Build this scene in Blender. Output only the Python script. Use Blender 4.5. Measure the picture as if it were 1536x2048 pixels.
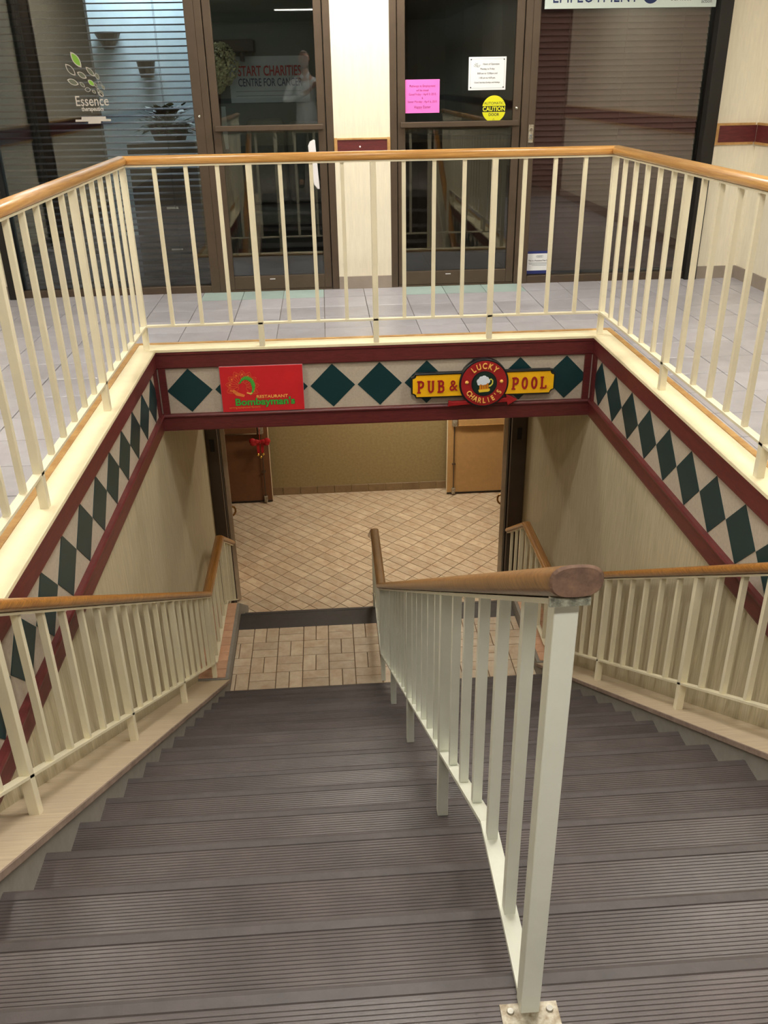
import bpy, bmesh, math, random
from mathutils import Vector, Matrix
R = math.radians
for o in list(bpy.data.objects): bpy.data.objects.remove(o)
C = bpy.context.scene.collection
random.seed(7)

# ---------------------------------------------------------------- camera
cam_d = bpy.data.cameras.new('camera'); cam = bpy.data.objects.new('camera', cam_d); C.objects.link(cam)
CX, CY, CZ = -0.2442, -1.1106, 1.5656
YAW, PIT, ROL, FPX = 0.0596, -0.4598, -0.0176, 1739.23
cy_, sy_, cp_, sp_ = math.cos(YAW), math.sin(YAW), math.cos(PIT), math.sin(PIT)
fw = Vector((sy_*cp_, cy_*cp_, sp_)); r0 = Vector((cy_, -sy_, 0)); u0 = r0.cross(fw)
rr_ = r0*math.cos(ROL) + u0*math.sin(ROL); uu_ = -r0*math.sin(ROL) + u0*math.cos(ROL)
M = Matrix((rr_, uu_, -fw)).transposed().to_4x4(); M.translation = Vector((CX, CY, CZ))
cam.matrix_world = M
cam_d.sensor_fit = 'VERTICAL'; cam_d.sensor_height = 24.0; cam_d.lens = FPX/2048*24.0
cam_d.clip_start = 0.01; cam_d.clip_end = 100
bpy.context.scene.camera = cam
# ---------------------------------------------------------------- world / exposure
w = bpy.data.worlds.new('world'); bpy.context.scene.world = w; w.use_nodes = True
w.node_tree.nodes['Background'].inputs[0].default_value = (0.5, 0.47, 0.42, 1)
w.node_tree.nodes['Background'].inputs[1].default_value = 0.05
vs = bpy.context.scene.view_settings
vs.view_transform = 'Standard'; vs.look = 'None'; vs.exposure = 0.0; vs.gamma = 1.0; vs.use_curve_mapping = False
LAMP_HALL = 62.0       # mall ceiling troffers
LAMP_BACK = 14.0       # troffers far back in the mall
LAMP_LOWER = 50.0       # lower hall troffer
LAMP_OFFICE = 76.0      # office tube behind the glass
# (x, y) centres of the mall's ceiling troffers
TROFFERS = [(0.1, 5.55), (-2.45, 3.0), (2.55, 3.0), (0.1, 1.2), (0.1, -1.9), (-1.6, -5.2), (1.6, -5.2), (-0.55, -8.6)]

# ---------------------------------------------------------------- constants
RISE, RUN = .178, .2945
SL = RISE/RUN
XL, XR, D = -1.425, 1.568, 4.605      # well walls and header face
NL, NR = -1.178, 1.337                # inner faces of the stair curbs
ZF, ZG = -16*RISE, -18*RISE           # landing and lower hall floor
W = 6.34                              # shopfront plane
HB = -.565                            # header underside

# ---------------------------------------------------------------- materials
def srgb(r, g, b):
    f = lambda c: (c/255)/12.92 if c/255 <= .04045 else ((c/255+.055)/1.055)**2.4
    return (f(r), f(g), f(b), 1)
def mat(name, col, rough=.6, metal=0, spec=.5, var=.0, scale=8, bump=0, bscale=60, stretch=(1,1,1), col2=None, emit=None, es=0, coat=0):
    m = bpy.data.materials.new(name); m.use_nodes = True; nt = m.node_tree; p = nt.nodes['Principled BSDF']
    c = srgb(*col); p.inputs['Base Color'].default_value = c
    p.inputs['Roughness'].default_value = rough; p.inputs['Metallic'].default_value = metal
    p.inputs['Specular IOR Level'].default_value = spec
    if coat: p.inputs['Coat Weight'].default_value = coat; p.inputs['Coat Roughness'].default_value = .25
    if var or bump or col2:
        tc = nt.nodes.new('ShaderNodeTexCoord'); mp = nt.nodes.new('ShaderNodeMapping'); mp.inputs['Scale'].default_value = stretch
        nt.links.new(tc.outputs['Object'], mp.inputs['Vector'])
    if var or col2:
        n = nt.nodes.new('ShaderNodeTexNoise'); n.inputs['Scale'].default_value = scale; n.inputs['Detail'].default_value = 6
        n.inputs['Roughness'].default_value = .65
        nt.links.new(mp.outputs[0], n.inputs['Vector'])
        r = nt.nodes.new('ShaderNodeValToRGB'); r.color_ramp.elements[0].position = .32; r.color_ramp.elements[1].position = .68
        lo = col2 if col2 else tuple(max(0, x*(1-var)) for x in col)
        hi = col if col2 else tuple(min(255, x*(1+var*.6)) for x in col)
        r.color_ramp.elements[0].color = srgb(*lo); r.color_ramp.elements[1].color = srgb(*hi)
        nt.links.new(n.outputs['Fac'], r.inputs[0]); nt.links.new(r.outputs[0], p.inputs['Base Color'])
    if bump:
        n2 = nt.nodes.new('ShaderNodeTexNoise'); n2.inputs['Scale'].default_value = bscale; n2.inputs['Detail'].default_value = 3
        nt.links.new(mp.outputs[0], n2.inputs['Vector'])
        b = nt.nodes.new('ShaderNodeBump'); b.inputs['Strength'].default_value = bump; b.inputs['Distance'].default_value = .004
        nt.links.new(n2.outputs['Fac'], b.inputs['Height']); nt.links.new(b.outputs[0], p.inputs['Normal'])
    if emit: p.inputs['Emission Color'].default_value = srgb(*emit); p.inputs['Emission Strength'].default_value = es
    return m
def tile_mat(name, a, b, rough=.45, scale=9):
    """each tile object gets its own shade from Object Info, with mottling"""
    m = mat(name, a, rough=rough, col2=b, scale=scale, bump=.08, bscale=90); nt = m.node_tree; p = nt.nodes['Principled BSDF']
    ramp = [n for n in nt.nodes if n.type == 'VALTORGB'][0]
    oi = nt.nodes.new('ShaderNodeObjectInfo'); hs = nt.nodes.new('ShaderNodeHueSaturation')
    mr = nt.nodes.new('ShaderNodeMapRange'); mr.inputs['To Min'].default_value = .88; mr.inputs['To Max'].default_value = 1.08
    nt.links.new(oi.outputs['Random'], mr.inputs['Value']); nt.links.new(mr.outputs[0], hs.inputs['Value'])
    nt.links.new(ramp.outputs[0], hs.inputs['Color']); nt.links.new(hs.outputs[0], p.inputs['Base Color'])
    mp = [n for n in nt.nodes if n.type == 'MAPPING'][0]
    v = nt.nodes.new('ShaderNodeVectorMath'); v.operation = 'SCALE'; v.inputs[0].default_value = (7, 13, 5)
    nt.links.new(oi.outputs['Random'], v.inputs['Scale']); nt.links.new(v.outputs[0], mp.inputs['Location'])
    return m
def wood(name, a, b, axis, rough=.32, coat=.4):
    s = {'x': (.8, 22, 22), 'y': (22, .8, 22), 'z': (22, 22, .8)}[axis]
    return mat(name, a, rough=rough, col2=b, scale=6, stretch=s, bump=.05, bscale=20, coat=coat)
PAINT = mat('cream_paint', (230, 222, 194), .42, var=.03, scale=5, bump=.03, bscale=120)
PAINTC = mat('pale_paint', (226, 229, 216), .4, var=.03, scale=5, bump=.04, bscale=140)
CHIP = mat('chipped_bracket', (188, 190, 170), .5, col2=(28, 26, 24), scale=60)
OAKX = wood('oak_x', (216, 166, 94), (176, 122, 60), 'x')
OAKG = wood('oak_guard', (216, 168, 98), (180, 126, 64), 'y')
OAKY = wood('oak_y', (190, 132, 60), (124, 78, 32), 'y')
OAKC = wood('oak_worn', (162, 118, 66), (104, 72, 40), 'y')
ENDG = mat('worn_end_grain', (140, 110, 90), .8, col2=(98, 76, 66), scale=40, bump=.2, bscale=160)
STRIP = mat('oak_strip', (205, 165, 105), .5, col2=(165, 120, 65), scale=9, bump=.05)
WALLP = mat('vinyl_wall', (200, 190, 162), .62, col2=(172, 162, 134), scale=12, stretch=(7, 7, .45), bump=.12, bscale=14)
WALLU = mat('upper_wall', (232, 224, 202), .65, var=.03, scale=10, stretch=(5, 5, .6), bump=.08, bscale=20)
WALLF = mat('lower_hall_wall', (150, 132, 92), .7, col2=(134, 116, 78), scale=30, bump=.1, bscale=80)
CEIL = mat('ceiling_white', (205, 200, 188), .9, var=.03)
MAROON = mat('maroon_paint', (106, 42, 42), .42, col2=(84, 32, 33), scale=14, stretch=(1, 1, 6), bump=.05)
BAND = mat('speckled_band', (190, 178, 162), .7, col2=(176, 164, 148), scale=60)
GREEN = mat('green_laminate', (10, 52, 56), .4, var=.06)
CAPM = mat('cream_cap', (238, 226, 190), .5, var=.03)
PLY = mat('ledge_laminate', (206, 190, 164), .5, col2=(184, 166, 140), scale=5, stretch=(.8, 9, 9), bump=.04)
PLYE = mat('ledge_edge', (158, 138, 124), .7, col2=(124, 106, 96), scale=14)
NOSE = mat('dark_nosing', (73, 66, 66), .5, var=.1, scale=20, bump=.1, bscale=120)
SKIRT = mat('grey_skirt', (140, 136, 128), .7, var=.05, scale=20)
def rubber_mat():
    m = mat('ribbed_rubber', (90, 81, 80), .36, col2=(70, 63, 62), scale=3.2, bump=.1, bscale=200); nt = m.node_tree; p = nt.nodes['Principled BSDF']
    ramp = [n for n in nt.nodes if n.type == 'VALTORGB'][0]
    tc = [n for n in nt.nodes if n.type == 'TEX_COORD'][0]
    n = nt.nodes.new('ShaderNodeTexNoise'); n.inputs['Scale'].default_value = 26; n.inputs['Detail'].default_value = 8; n.inputs['Roughness'].default_value = .75
    nt.links.new(tc.outputs['Object'], n.inputs['Vector'])
    r2 = nt.nodes.new('ShaderNodeValToRGB'); r2.color_ramp.elements[0].position = .68; r2.color_ramp.elements[1].position = .8
    nt.links.new(n.outputs['Fac'], r2.inputs[0])
    mx = nt.nodes.new('ShaderNodeMixRGB'); mx.inputs[2].default_value = srgb(150, 140, 132)
    mu = nt.nodes.new('ShaderNodeMath'); mu.operation = 'MULTIPLY'; mu.inputs[1].default_value = .7
    nt.links.new(r2.outputs[0], mu.inputs[0]); nt.links.new(mu.outputs[0], mx.inputs[0])
    nt.links.new(ramp.outputs[0], mx.inputs[1]); nt.links.new(mx.outputs[0], p.inputs['Base Color'])
    return m
RUB = rubber_mat()
RUBD = mat('dark_rubber_nosing', (62, 58, 58), .6, var=.08, scale=14)
TILEB = tile_mat('beige_tile', (212, 198, 174), (186, 160, 132))
TILEW = tile_mat('brown_base_tile', (140, 116, 84), (120, 98, 70))
TILEP = tile_mat('pink_tile', (216, 176, 146), (196, 150, 120))
TILEG = tile_mat('grey_floor_tile', (180, 178, 184), (164, 161, 167), .32, 6)
TILEC = tile_mat('pale_cyan_tile', (176, 196, 190), (160, 182, 178), .32, 6)
GROUT = mat('brown_grout', (112, 88, 62), .9)
GROUTG = mat('grey_grout', (132, 124, 116), .9)
BASEM = mat('grey_baseboard', (150, 138, 126), .6, var=.04)
BRONZE = mat('dark_bronze', (86, 72, 58), .42, metal=.35, var=.05)
BRONZED = mat('black_bronze', (34, 31, 28), .45, metal=.3)
JAMB = mat('dark_brown_jamb', (78, 66, 54), .55, var=.06)
LEAFE = mat('tan_leaf_edge', (212, 190, 160), .6, var=.05)
DOORB_SHADED = mat('shaded_brown_door', (112, 72, 42), .6, var=.05, scale=20)  # left hall leaf: its weak light is put into the darker brown
DOORT = mat('tan_door', (176, 138, 88), .6, var=.04, scale=20)
BRASS = mat('aged_brass', (150, 110, 60), .3, metal=.9)
GOLD = mat('gold_bell', (240, 200, 110), .18, metal=1)
CHROME = mat('chrome', (200, 198, 190), .2, metal=1)
STEEL = mat('galvanised', (190, 184, 168), .45, metal=.5, col2=(120, 104, 80), scale=50)
RED = mat('red_sign', (206, 34, 42), .45, var=.03)
GRN = mat('sign_green', (70, 170, 60), .5)
GRND = mat('sign_green_dark', (30, 86, 40), .5)
ORG = mat('sign_orange', (228, 130, 60), .5)
ORGD = mat('sign_orange_line', (214, 92, 52), .5)
YEL = mat('sign_yellow', (250, 190, 22), .4, var=.03)
LYEL = mat('light_gold', (244, 190, 96), .4)
DRED = mat('sign_dark_red', (160, 32, 36), .35, var=.05)
BLACK = mat('black_gloss', (26, 30, 34), .3)
DGRN = mat('emblem_green', (16, 44, 38), .4)
WHITE = mat('white_plain', (236, 238, 240), .5)
OFFW = mat('white_plastic', (226, 224, 226), .4)
PINK = mat('pink_paper', (250, 118, 206), .7)
INKP = mat('purple_ink', (120, 52, 104), .8)
INK = mat('dark_ink', (40, 44, 52), .8)
INKB = mat('navy_ink', (24, 44, 92), .7)
INKG = mat('grey_ink', (120, 128, 130), .8)
INKR = mat('red_ink', (190, 44, 60), .8)
CYEL = mat('caution_yellow', (222, 222, 20), .5)
BLUE = mat('navy_card', (32, 44, 110), .6)
DECAL = mat('white_vinyl', (196, 190, 180), .7)
DECF = mat('frosted_vinyl', (104, 108, 92), .8)
DECG = mat('green_vinyl', (130, 182, 66), .7)
SLATD = mat('dark_slat', (26, 21, 22), .6)
SLATM = mat('maroon_slat', (128, 88, 80), .55, var=.05)
CYAN = mat('pale_blue_wall', (196, 212, 214), .8, var=.03)
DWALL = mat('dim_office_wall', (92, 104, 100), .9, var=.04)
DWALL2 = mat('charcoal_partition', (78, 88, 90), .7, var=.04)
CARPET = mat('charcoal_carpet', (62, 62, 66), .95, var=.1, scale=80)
FURN = mat('dark_laminate', (84, 70, 56), .5, var=.06)
LEAFM = mat('plant_leaf', (52, 96, 50), .5, col2=(34, 66, 36), scale=20)
POT = mat('dark_pot', (58, 40, 32), .5)
CREAMF = mat('cream_petal', (196, 194, 150), .8, var=.1, scale=30)
CUSH = mat('grey_cushion', (120, 122, 112), .9, var=.06, scale=30)
SKIN = mat('skin', (196, 146, 120), .55)
HAIR = mat('grey_hair', (120, 104, 92), .8)
SHIRT = mat('white_shirt', (226, 230, 234), .8, var=.03)
TROUS = mat('dark_trousers', (44, 46, 56), .9)
SHOE = mat('black_shoe', (26, 24, 24), .4)
def glass_mat():
    m = bpy.data.materials.new('shop_glass'); m.use_nodes = True; nt = m.node_tree; nt.nodes.clear()
    o = nt.nodes.new('ShaderNodeOutputMaterial'); t = nt.nodes.new('ShaderNodeBsdfTransparent'); g = nt.nodes.new('ShaderNodeBsdfGlossy')
    t.inputs[0].default_value = (.90, .93, .92, 1); g.inputs['Roughness'].default_value = .01
    f = nt.nodes.new('ShaderNodeFresnel'); f.inputs[0].default_value = 1.75
    mx = nt.nodes.new('ShaderNodeMixShader')
    nt.links.new(f.outputs[0], mx.inputs[0]); nt.links.new(t.outputs[0], mx.inputs[1]); nt.links.new(g.outputs[0], mx.inputs[2]); nt.links.new(mx.outputs[0], o.inputs[0])
    return m
GLASS = glass_mat()
def lamp_mat(name, col, s):
    return mat(name, (240, 238, 230), .6, emit=col, es=s)
LMP_HALL = lamp_mat('troffer_light', (255, 250, 240), LAMP_HALL)
LMP_BACK = lamp_mat('back_troffer_light', (255, 250, 240), LAMP_BACK)
LMP_LOW = lamp_mat('lower_troffer_light', (255, 241, 218), LAMP_LOWER)
LMP_OFF = lamp_mat('office_tube_light', (226, 240, 255), LAMP_OFFICE)

# ---------------------------------------------------------------- mesh helpers
def bm_(): return bmesh.new()
def box(b, x0, x1, y0, y1, z0, z1):
    v = [b.verts.new(p) for p in ((x0,y0,z0),(x1,y0,z0),(x1,y1,z0),(x0,y1,z0),(x0,y0,z1),(x1,y0,z1),(x1,y1,z1),(x0,y1,z1))]
    for f in ((0,3,2,1),(4,5,6,7),(0,1,5,4),(1,2,6,5),(2,3,7,6),(3,0,4,7)): b.faces.new([v[i] for i in f])
    return v
def prism(b, pts, vec):
    """planar polygon pts (3D) extruded by vec"""
    vec = Vector(vec); a = [b.verts.new(p) for p in pts]; c = [b.verts.new(Vector(p)+vec) for p in pts]
    b.faces.new(a[::-1]); b.faces.new(c); n = len(a)
    for i in range(n): b.faces.new((a[i], a[(i+1)%n], c[(i+1)%n], c[i]))
def sweep(b, prof, path, caps=True):
    """prof: (lateral, up) loop; path: 3D points; mitred in plan, sections kept upright"""
    P = [Vector(p) for p in path]; rings = []
    for i, p in enumerate(P):
        d = []
        if i > 0: v = P[i]-P[i-1]; v.z = 0; d.append(v.normalized())
        if i < len(P)-1: v = P[i+1]-P[i]; v.z = 0; d.append(v.normalized())
        t = sum(d, Vector()).normalized(); n = Vector((t.y, -t.x, 0)); k = 1/max(.3, t.dot(d[0]))
        rings.append([b.verts.new(p + n*(l*k) + Vector((0, 0, u))) for l, u in prof])
    m = len(prof)
    for a, c in zip(rings, rings[1:]):
        for i in range(m): b.faces.new((a[i], a[(i+1)%m], c[(i+1)%m], c[i]))
    if caps: b.faces.new(rings[0][::-1]); b.faces.new(rings[-1])
def tube(b, path, r, n=8, taper=None):
    P = [Vector(p) for p in path]; rings = []
    for i, p in enumerate(P):
        t = (P[min(i+1, len(P)-1)]-P[max(i-1, 0)]).normalized()
        a = t.orthogonal().normalized() if i == 0 else (a - t*a.dot(t)).normalized()
        c = t.cross(a); rad = r if taper is None else r*taper[i]
        rings.append([b.verts.new(p + (a*math.cos(2*math.pi*k/n)+c*math.sin(2*math.pi*k/n))*rad) for k in range(n)])
    for A, B in zip(rings, rings[1:]):
        for k in range(n): b.faces.new((A[k], A[(k+1)%n], B[(k+1)%n], B[k]))
    b.faces.new(rings[0][::-1]); b.faces.new(rings[-1])
def ball(b, c, r, sx=1, sy=1, sz=1, u=12, v=8):
    g = bmesh.ops.create_uvsphere(b, u_segments=u, v_segments=v, radius=r)
    bmesh.ops.scale(b, vec=(sx, sy, sz), verts=g['verts']); bmesh.ops.translate(b, vec=c, verts=g['verts']); return g['verts']
def obj(name, b, m, parent=None, loc=None, smooth=False):
    bmesh.ops.recalc_face_normals(b, faces=b.faces)
    me = bpy.data.meshes.new(name); b.to_mesh(me); b.free(); me.materials.append(m)
    if smooth:
        for p in me.polygons: p.use_smooth = True
    o = bpy.data.objects.new(name, me); C.objects.link(o)
    if parent: o.parent = parent
    if loc: o.location = loc
    return o
def bev(o, wd=.002, seg=2):
    m = o.modifiers.new('bevel', 'BEVEL'); m.width = wd; m.segments = seg; m.limit_method = 'ANGLE'; return o
def bx(name, dims, m, parent=None, bevel=0):
    b = bm_(); box(b, *dims); o = obj(name, b, m, parent)
    if bevel: bev(o, bevel)
    return o
def tag(o, label, cat, group=None):
    o['label'] = label; o['category'] = cat
    if group: o['group'] = group
    return o
def struct(o): o['kind'] = 'structure'; return o
def empty(name, loc=(0,0,0)):
    o = bpy.data.objects.new(name, None); o.location = loc; o.empty_display_size = .1; C.objects.link(o); return o
def thing(name, label, cat, loc=(0,0,0), group=None): return tag(empty(name, loc), label, cat, group)
def inst(name, src, parent, loc=(0,0,0), rotz=0, scale=None):
    o = bpy.data.objects.new(name, src.data); C.objects.link(o); o.parent = parent; o.location = loc; o.rotation_euler = (0, 0, rotz)
    if scale: o.scale = scale
    for md in src.modifiers:
        if md.type == 'BEVEL': bev(o, md.width, md.segments)
    return o
def glyph(b, ch, size, mtx, extr=.002, off=0.0, sx=1.0):
    """add the outline of a character or a line of text (built-in font) to bmesh b, mtx: local XY plane -> world"""
    cu = bpy.data.curves.new('t', 'FONT'); cu.body = ch; cu.size = size; cu.extrude = extr; cu.offset = off; cu.resolution_u = 3
    cu.align_x = 'CENTER'; cu.align_y = 'CENTER'
    t = bpy.data.objects.new('t', cu); C.objects.link(t)
    bpy.context.view_layer.update()
    me = bpy.data.meshes.new_from_object(t.evaluated_get(bpy.context.evaluated_depsgraph_get()))
    me.transform(mtx @ Matrix.Diagonal((sx, 1, 1, 1))); b.from_mesh(me)
    bpy.data.objects.remove(t); bpy.data.curves.remove(cu); bpy.data.meshes.remove(me)
def face_m(x, y, z, rot=0):
    """local XY (text plane) to world plane facing -Y"""
    return Matrix.Translation((x, y, z)) @ Matrix.Rotation(R(90), 4, 'X') @ Matrix.Rotation(rot, 4, 'Z')
def text(name, s, x, y, z, size, m, parent, rot=0, extr=.0008, off=0, sx=1.0):
    b = bm_(); glyph(b, s, size, face_m(x, y, z, rot), extr, off, sx)
    me = bpy.data.meshes.new(name); b.to_mesh(me); b.free(); me.materials.append(m)
    o = bpy.data.objects.new(name, me); C.objects.link(o); o.parent = parent; return o
def poly(b, pts, y, t=.003):
    """flat shape in an XZ plane facing -Y, front at y, t deep"""
    prism(b, [(p[0], y, p[1]) for p in pts], (0, t, 0))
def stroke(b, pts, wd, y, t=.003, closed=False):
    n = len(pts); L = []
    for i in range(n):
        a = Vector(pts[(i-1) % n] if (closed or i > 0) else pts[i]); c = Vector(pts[(i+1) % n] if (closed or i < n-1) else pts[i])
        d = (c-a).normalized(); nn = Vector((-d.y, d.x))*wd/2; p = Vector(pts[i]); L.append((p+nn, p-nn))
    rng = range(n) if closed else range(n-1)
    for i in rng:
        j = (i+1) % n
        poly(b, [L[i][0], L[j][0], L[j][1], L[i][1]], y, t)
def circ(cx, cz, r, n=32, a0=0, a1=360, rz=None):
    rz = rz or r; k = n if a1-a0 >= 360 else n+1
    return [(cx+r*math.cos(R(a0+(a1-a0)*i/n)), cz+rz*math.sin(R(a0+(a1-a0)*i/n))) for i in range(k)]

# ================================================================ SETTING
# ---- left and right walls of the stairwell
b = bm_(); box(b, XL-.16, XL, -.9, 6.42, ZG, -.012); struct(obj('wall_left', b, WALLP))
b = bm_(); box(b, XR, XR+.16, -.9, 6.42, ZG, -.012); struct(obj('wall_right', b, WALLP))
# ---- header over the passage
b = bm_(); box(b, XL, XR, D, D+.2, HB, -.012); struct(obj('wall_header', b, WALLP))
# ---- lower hall
b = bm_(); box(b, -3.6, 3.8, 5.4, 9.4, ZG-.1, ZG-.010); box(b, XL-.16, XR+.16, -1.2, 5.4, ZG-.1, ZG-.010)
lower_floor = struct(obj('floor_lower', b, GROUT))
b = bm_(); box(b, -3.6, 3.8, 9.134, 9.3, ZG, HB); lw = struct(obj('wall_lower_far', b, WALLF))
b = bm_(); box(b, -3.6, 3.8, D+.2, 9.3, HB, HB+.08); struct(obj('ceiling_lower', b, CEIL))
b = bm_(); box(b, -3.6, -3.45, 6.6, 9.134, ZG, HB); struct(obj('wall_lower_left', b, WALLF))
b = bm_(); box(b, 3.65, 3.8, 6.6, 9.134, ZG, HB); struct(obj('wall_lower_right', b, WALLF))
for nm, x0, x1 in (('wall_jamb_left', -3.6, XL), ('wall_jamb_right', XR, 3.8)):
    b = bm_(); box(b, x0, x1, 6.42, 6.6, ZG, HB); struct(obj(nm, b, WALLF))
b = bm_(); box(b, XL, XR, 6.47, 6.6, -.98, HB); struct(obj('wall_over_doorway', b, WALLF))
# base tiles along the far lower wall
tb = bm_(); box(tb, -.107, .107, -.010, 0, 0, .105); base0 = obj('base_tile', tb, TILEW, lw, (0, 9.134, ZG)); bev(base0, .003, 1)
k = 0
for i in range(-13, 14):
    x = .06+i*.2205
    if i == 0: base0.location = (x, 9.134, ZG); continue
    inst('base_tile', base0, lw, (x, 9.134, ZG))
# ---- diagonal tiles of the lower hall
tb = bm_(); box(tb, -.1072, .1072, -.0521, .0521, -.010, 0)
diag0 = obj('floor_tile', tb, TILEB, lower_floor); bev(diag0, .002, 1)
cells = []
U, V = Vector((1, -1)).normalized(), Vector((1, 1)).normalized()     # long side runs down-right
org = Vector((-.957, 6.371))
for i in range(-30, 31):
    for j in range(-60, 61):
        c = org + U*(.2205*(i+.5)) + V*(.11025*(j+.5))
        if -3.4 < c.x < 3.6 and 6.22 < c.y < 9.22: cells.append(c)
vis = [c for c in cells if (-1.3+(-.3)*max(0, (c.y-6.6)) < c.x < 1.45+.25*max(0, (c.y-6.6)))]
vis.sort(key=lambda c: c.y); near, rest = vis[:298], vis[298:]
for q, c in enumerate(near):
    if q == 0: diag0.location = (c.x, c.y, ZG); diag0.rotation_euler = (0, 0, R(-45))
    else: inst('floor_tile', diag0, lower_floor, (c.x, c.y, ZG), R(-45))
b = bm_()
for c in rest + [c for c in cells if c not in vis]:
    ps = [c+U*a*.1072+V*e*.0521 for a, e in ((-1,-1),(1,-1),(1,1),(-1,1))]
    prism(b, [(p.x, p.y, ZG-.010) for p in ps], (0, 0, .010))
o = obj('distant_floor_tiles', b, TILEB, lower_floor); o['kind'] = 'stuff'

# ---- landing between the two flights
b = bm_(); box(b, NL-.02, NR+.02, 15*RUN, 5.8, ZF-.16, ZF-.010); landing = struct(obj('floor_landing', b, GROUT))
ta = bm_(); box(ta, -.1072, .1072, -.0521, .0521, -.010, 0)
lt0 = None
for i in range(-3, 9):
    for j in range(0, 5):
        cx = -.593+.2205*(i+.5); cyy = 5.528-.2205*(j+.5)
        if cx-.11 > NR or cx+.11 < NL: continue
        for s in (-1, 1):
            horiz = (i+j) % 2 == 1
            lx, ly, rz = (cx, cyy+s*.0551, 0) if horiz else (cx+s*.0551, cyy, R(90))
            hw = .107 if horiz else .052
            if lx-hw < NL-.005 or lx+hw > NR+.005:
                x0, x1 = max(lx-hw, NL), min(lx+hw, NR)
                if x1-x0 < .02: continue
                hh = .052 if horiz else .107
                bev(bx('landing_tile', (x0, x1, ly-hh, ly+hh, ZF-.010, ZF), TILEB, landing), .002, 1); continue
            if lt0 is None: lt0 = obj('landing_tile', ta, TILEB, landing, (lx, ly, ZF)); lt0.rotation_euler = (0,0,rz); bev(lt0, .002, 1)
            else: inst('landing_tile', lt0, landing, (lx, ly, ZF), rz)

# ---- upper floor round the well
b = bm_()
box(b, -3.9, XL-.125, -.9, D+.12, -.2, -.012); box(b, XR+.125, 3.9, -.9, D+.12, -.2, -.012)
box(b, -3.9, 3.9, D+.12, W+.12, -.2, -.012); box(b, -3.9, 3.9, -13, -.9, -.2, -.012)
upper = struct(obj('floor', b, GROUTG))
tb = bm_(); box(tb, -.1642, .1642, -.1642, .1642, -.012, -.002); g0 = None; TX = -.609; TY = 6.03; P_ = .3335
for i in range(-9, 13):
    for j in range(-1, 17):
        x0, x1, y1 = TX+P_*i, TX+P_*(i+1), TY-P_*j+P_*0; y0 = y1-P_
        if j == -1: y0, y1 = TY, W-.005
        if y1 < .6: continue
        rx0, rx1 = max(x0, -3.3), min(x1, 3.3)
        if rx1-rx0 < .03: continue
        # clip against the opening
        segs = [(rx0, rx1, y0, y1)]
        ox0, ox1, oy = XL-.125, XR+.125, D+.105
        if y0 < oy:
            segs = []
            if y1 > oy: segs.append((rx0, rx1, oy, y1)) if (rx1 > ox0 and rx0 < ox1) else segs.append((rx0, rx1, y0, y1))
            elif rx0 < ox0: segs.append((rx0, min(rx1, ox0), y0, y1))
            elif rx1 > ox1: segs.append((max(rx0, ox1), rx1, y0, y1))
        for (a, c, d, e) in segs:
            if c-a < .03 or e-d < .03: continue
            cyan = j == -1 and ((-1.25 < (a+c)/2 < -.14) or (.28 < (a+c)/2 < 1.4))
            if abs((c-a)-P_) < .001 and abs((e-d)-P_) < .001 and not cyan:
                if g0 is None: g0 = obj('floor_tile', tb, TILEG, upper, ((a+c)/2, (d+e)/2, 0)); bev(g0, .002, 1)
                else: inst('floor_tile', g0, upper, ((a+c)/2, (d+e)/2, 0))
            else:
                t = bx('floor_tile', (a+.0025, c-.0025, d+.0025, e-.0025, -.012, -.002), TILEC if cyan else TILEG, upper)
                if cyan: t['label'] = 'pale blue green floor tile at the shop door'
# ---- upper walls, ceiling
up = bm_()
wf = struct(bx('wall_far', (-3.9, 3.9, W+.02, W+.12, 2.75, 3.05), WALLU))
pier = struct(bx('wall_pier', (-.142, .300, W-.01, W+.12, -.012, 2.75), WALLU))
wfr = struct(bx('wall_far_right', (2.915, 3.35, W-.02, W+.12, -.012, 2.75), WALLU))
wfl = struct(bx('wall_far_left', (-3.35, -2.86, W-.02, W+.12, -.012, 2.75), WALLU))
wsr = struct(bx('wall_side_right', (3.27, 3.42, -13, W-.02, -.012, 3.05), WALLU))
wsl = struct(bx('wall_side_left', (-3.42, -3.27, -13, W-.02, -.012, 3.05), WALLU))
wb = struct(bx('wall_back', (-3.42, 3.42, -13.1, -13, -.012, 3.05), WALLU))
struct(bx('ceiling', (-3.9, 3.9, -13.1, 9.7, 3.05, 3.15), CEIL))
for nm, xa, xb, y0, y1 in (('door_3', 3.235, 3.27, -1.6, .38), ('door_4', -3.27, -3.235, 3.1, 3.75)):
    t = struct(empty(nm)); s = 1 if xa > 0 else -1; xi = xa if s > 0 else xb
    bx('jamb', (xa, xb, y0, y0+.06, -.012, 3.05), BRONZE, t, .004); bx('jamb', (xa, xb, y1-.06, y1, -.012, 3.05), BRONZE, t, .004)
    n = 2 if y1-y0 > 1.2 else 1
    for q in range(n):
        a = y0+.06+(y1-y0-.12)*q/n; c = y0+.06+(y1-y0-.12)*(q+1)/n
        lf = bx('door_leaf', (min(xi+s*.008, xi+s*.03), max(xi+s*.008, xi+s*.03), a+.004, c-.004, 0, 2.6), MAROON if s > 0 else BRONZE, t, .003)
        bx('push_plate', (min(xi, xi+s*.008), max(xi, xi+s*.008), c-.14, c-.08, .95, 1.25), CHROME, lf)
    bx('transom', (xa, xb, y0+.06, y1-.06, 2.6, 3.05), MAROON if s > 0 else BRONZE, t)
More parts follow.
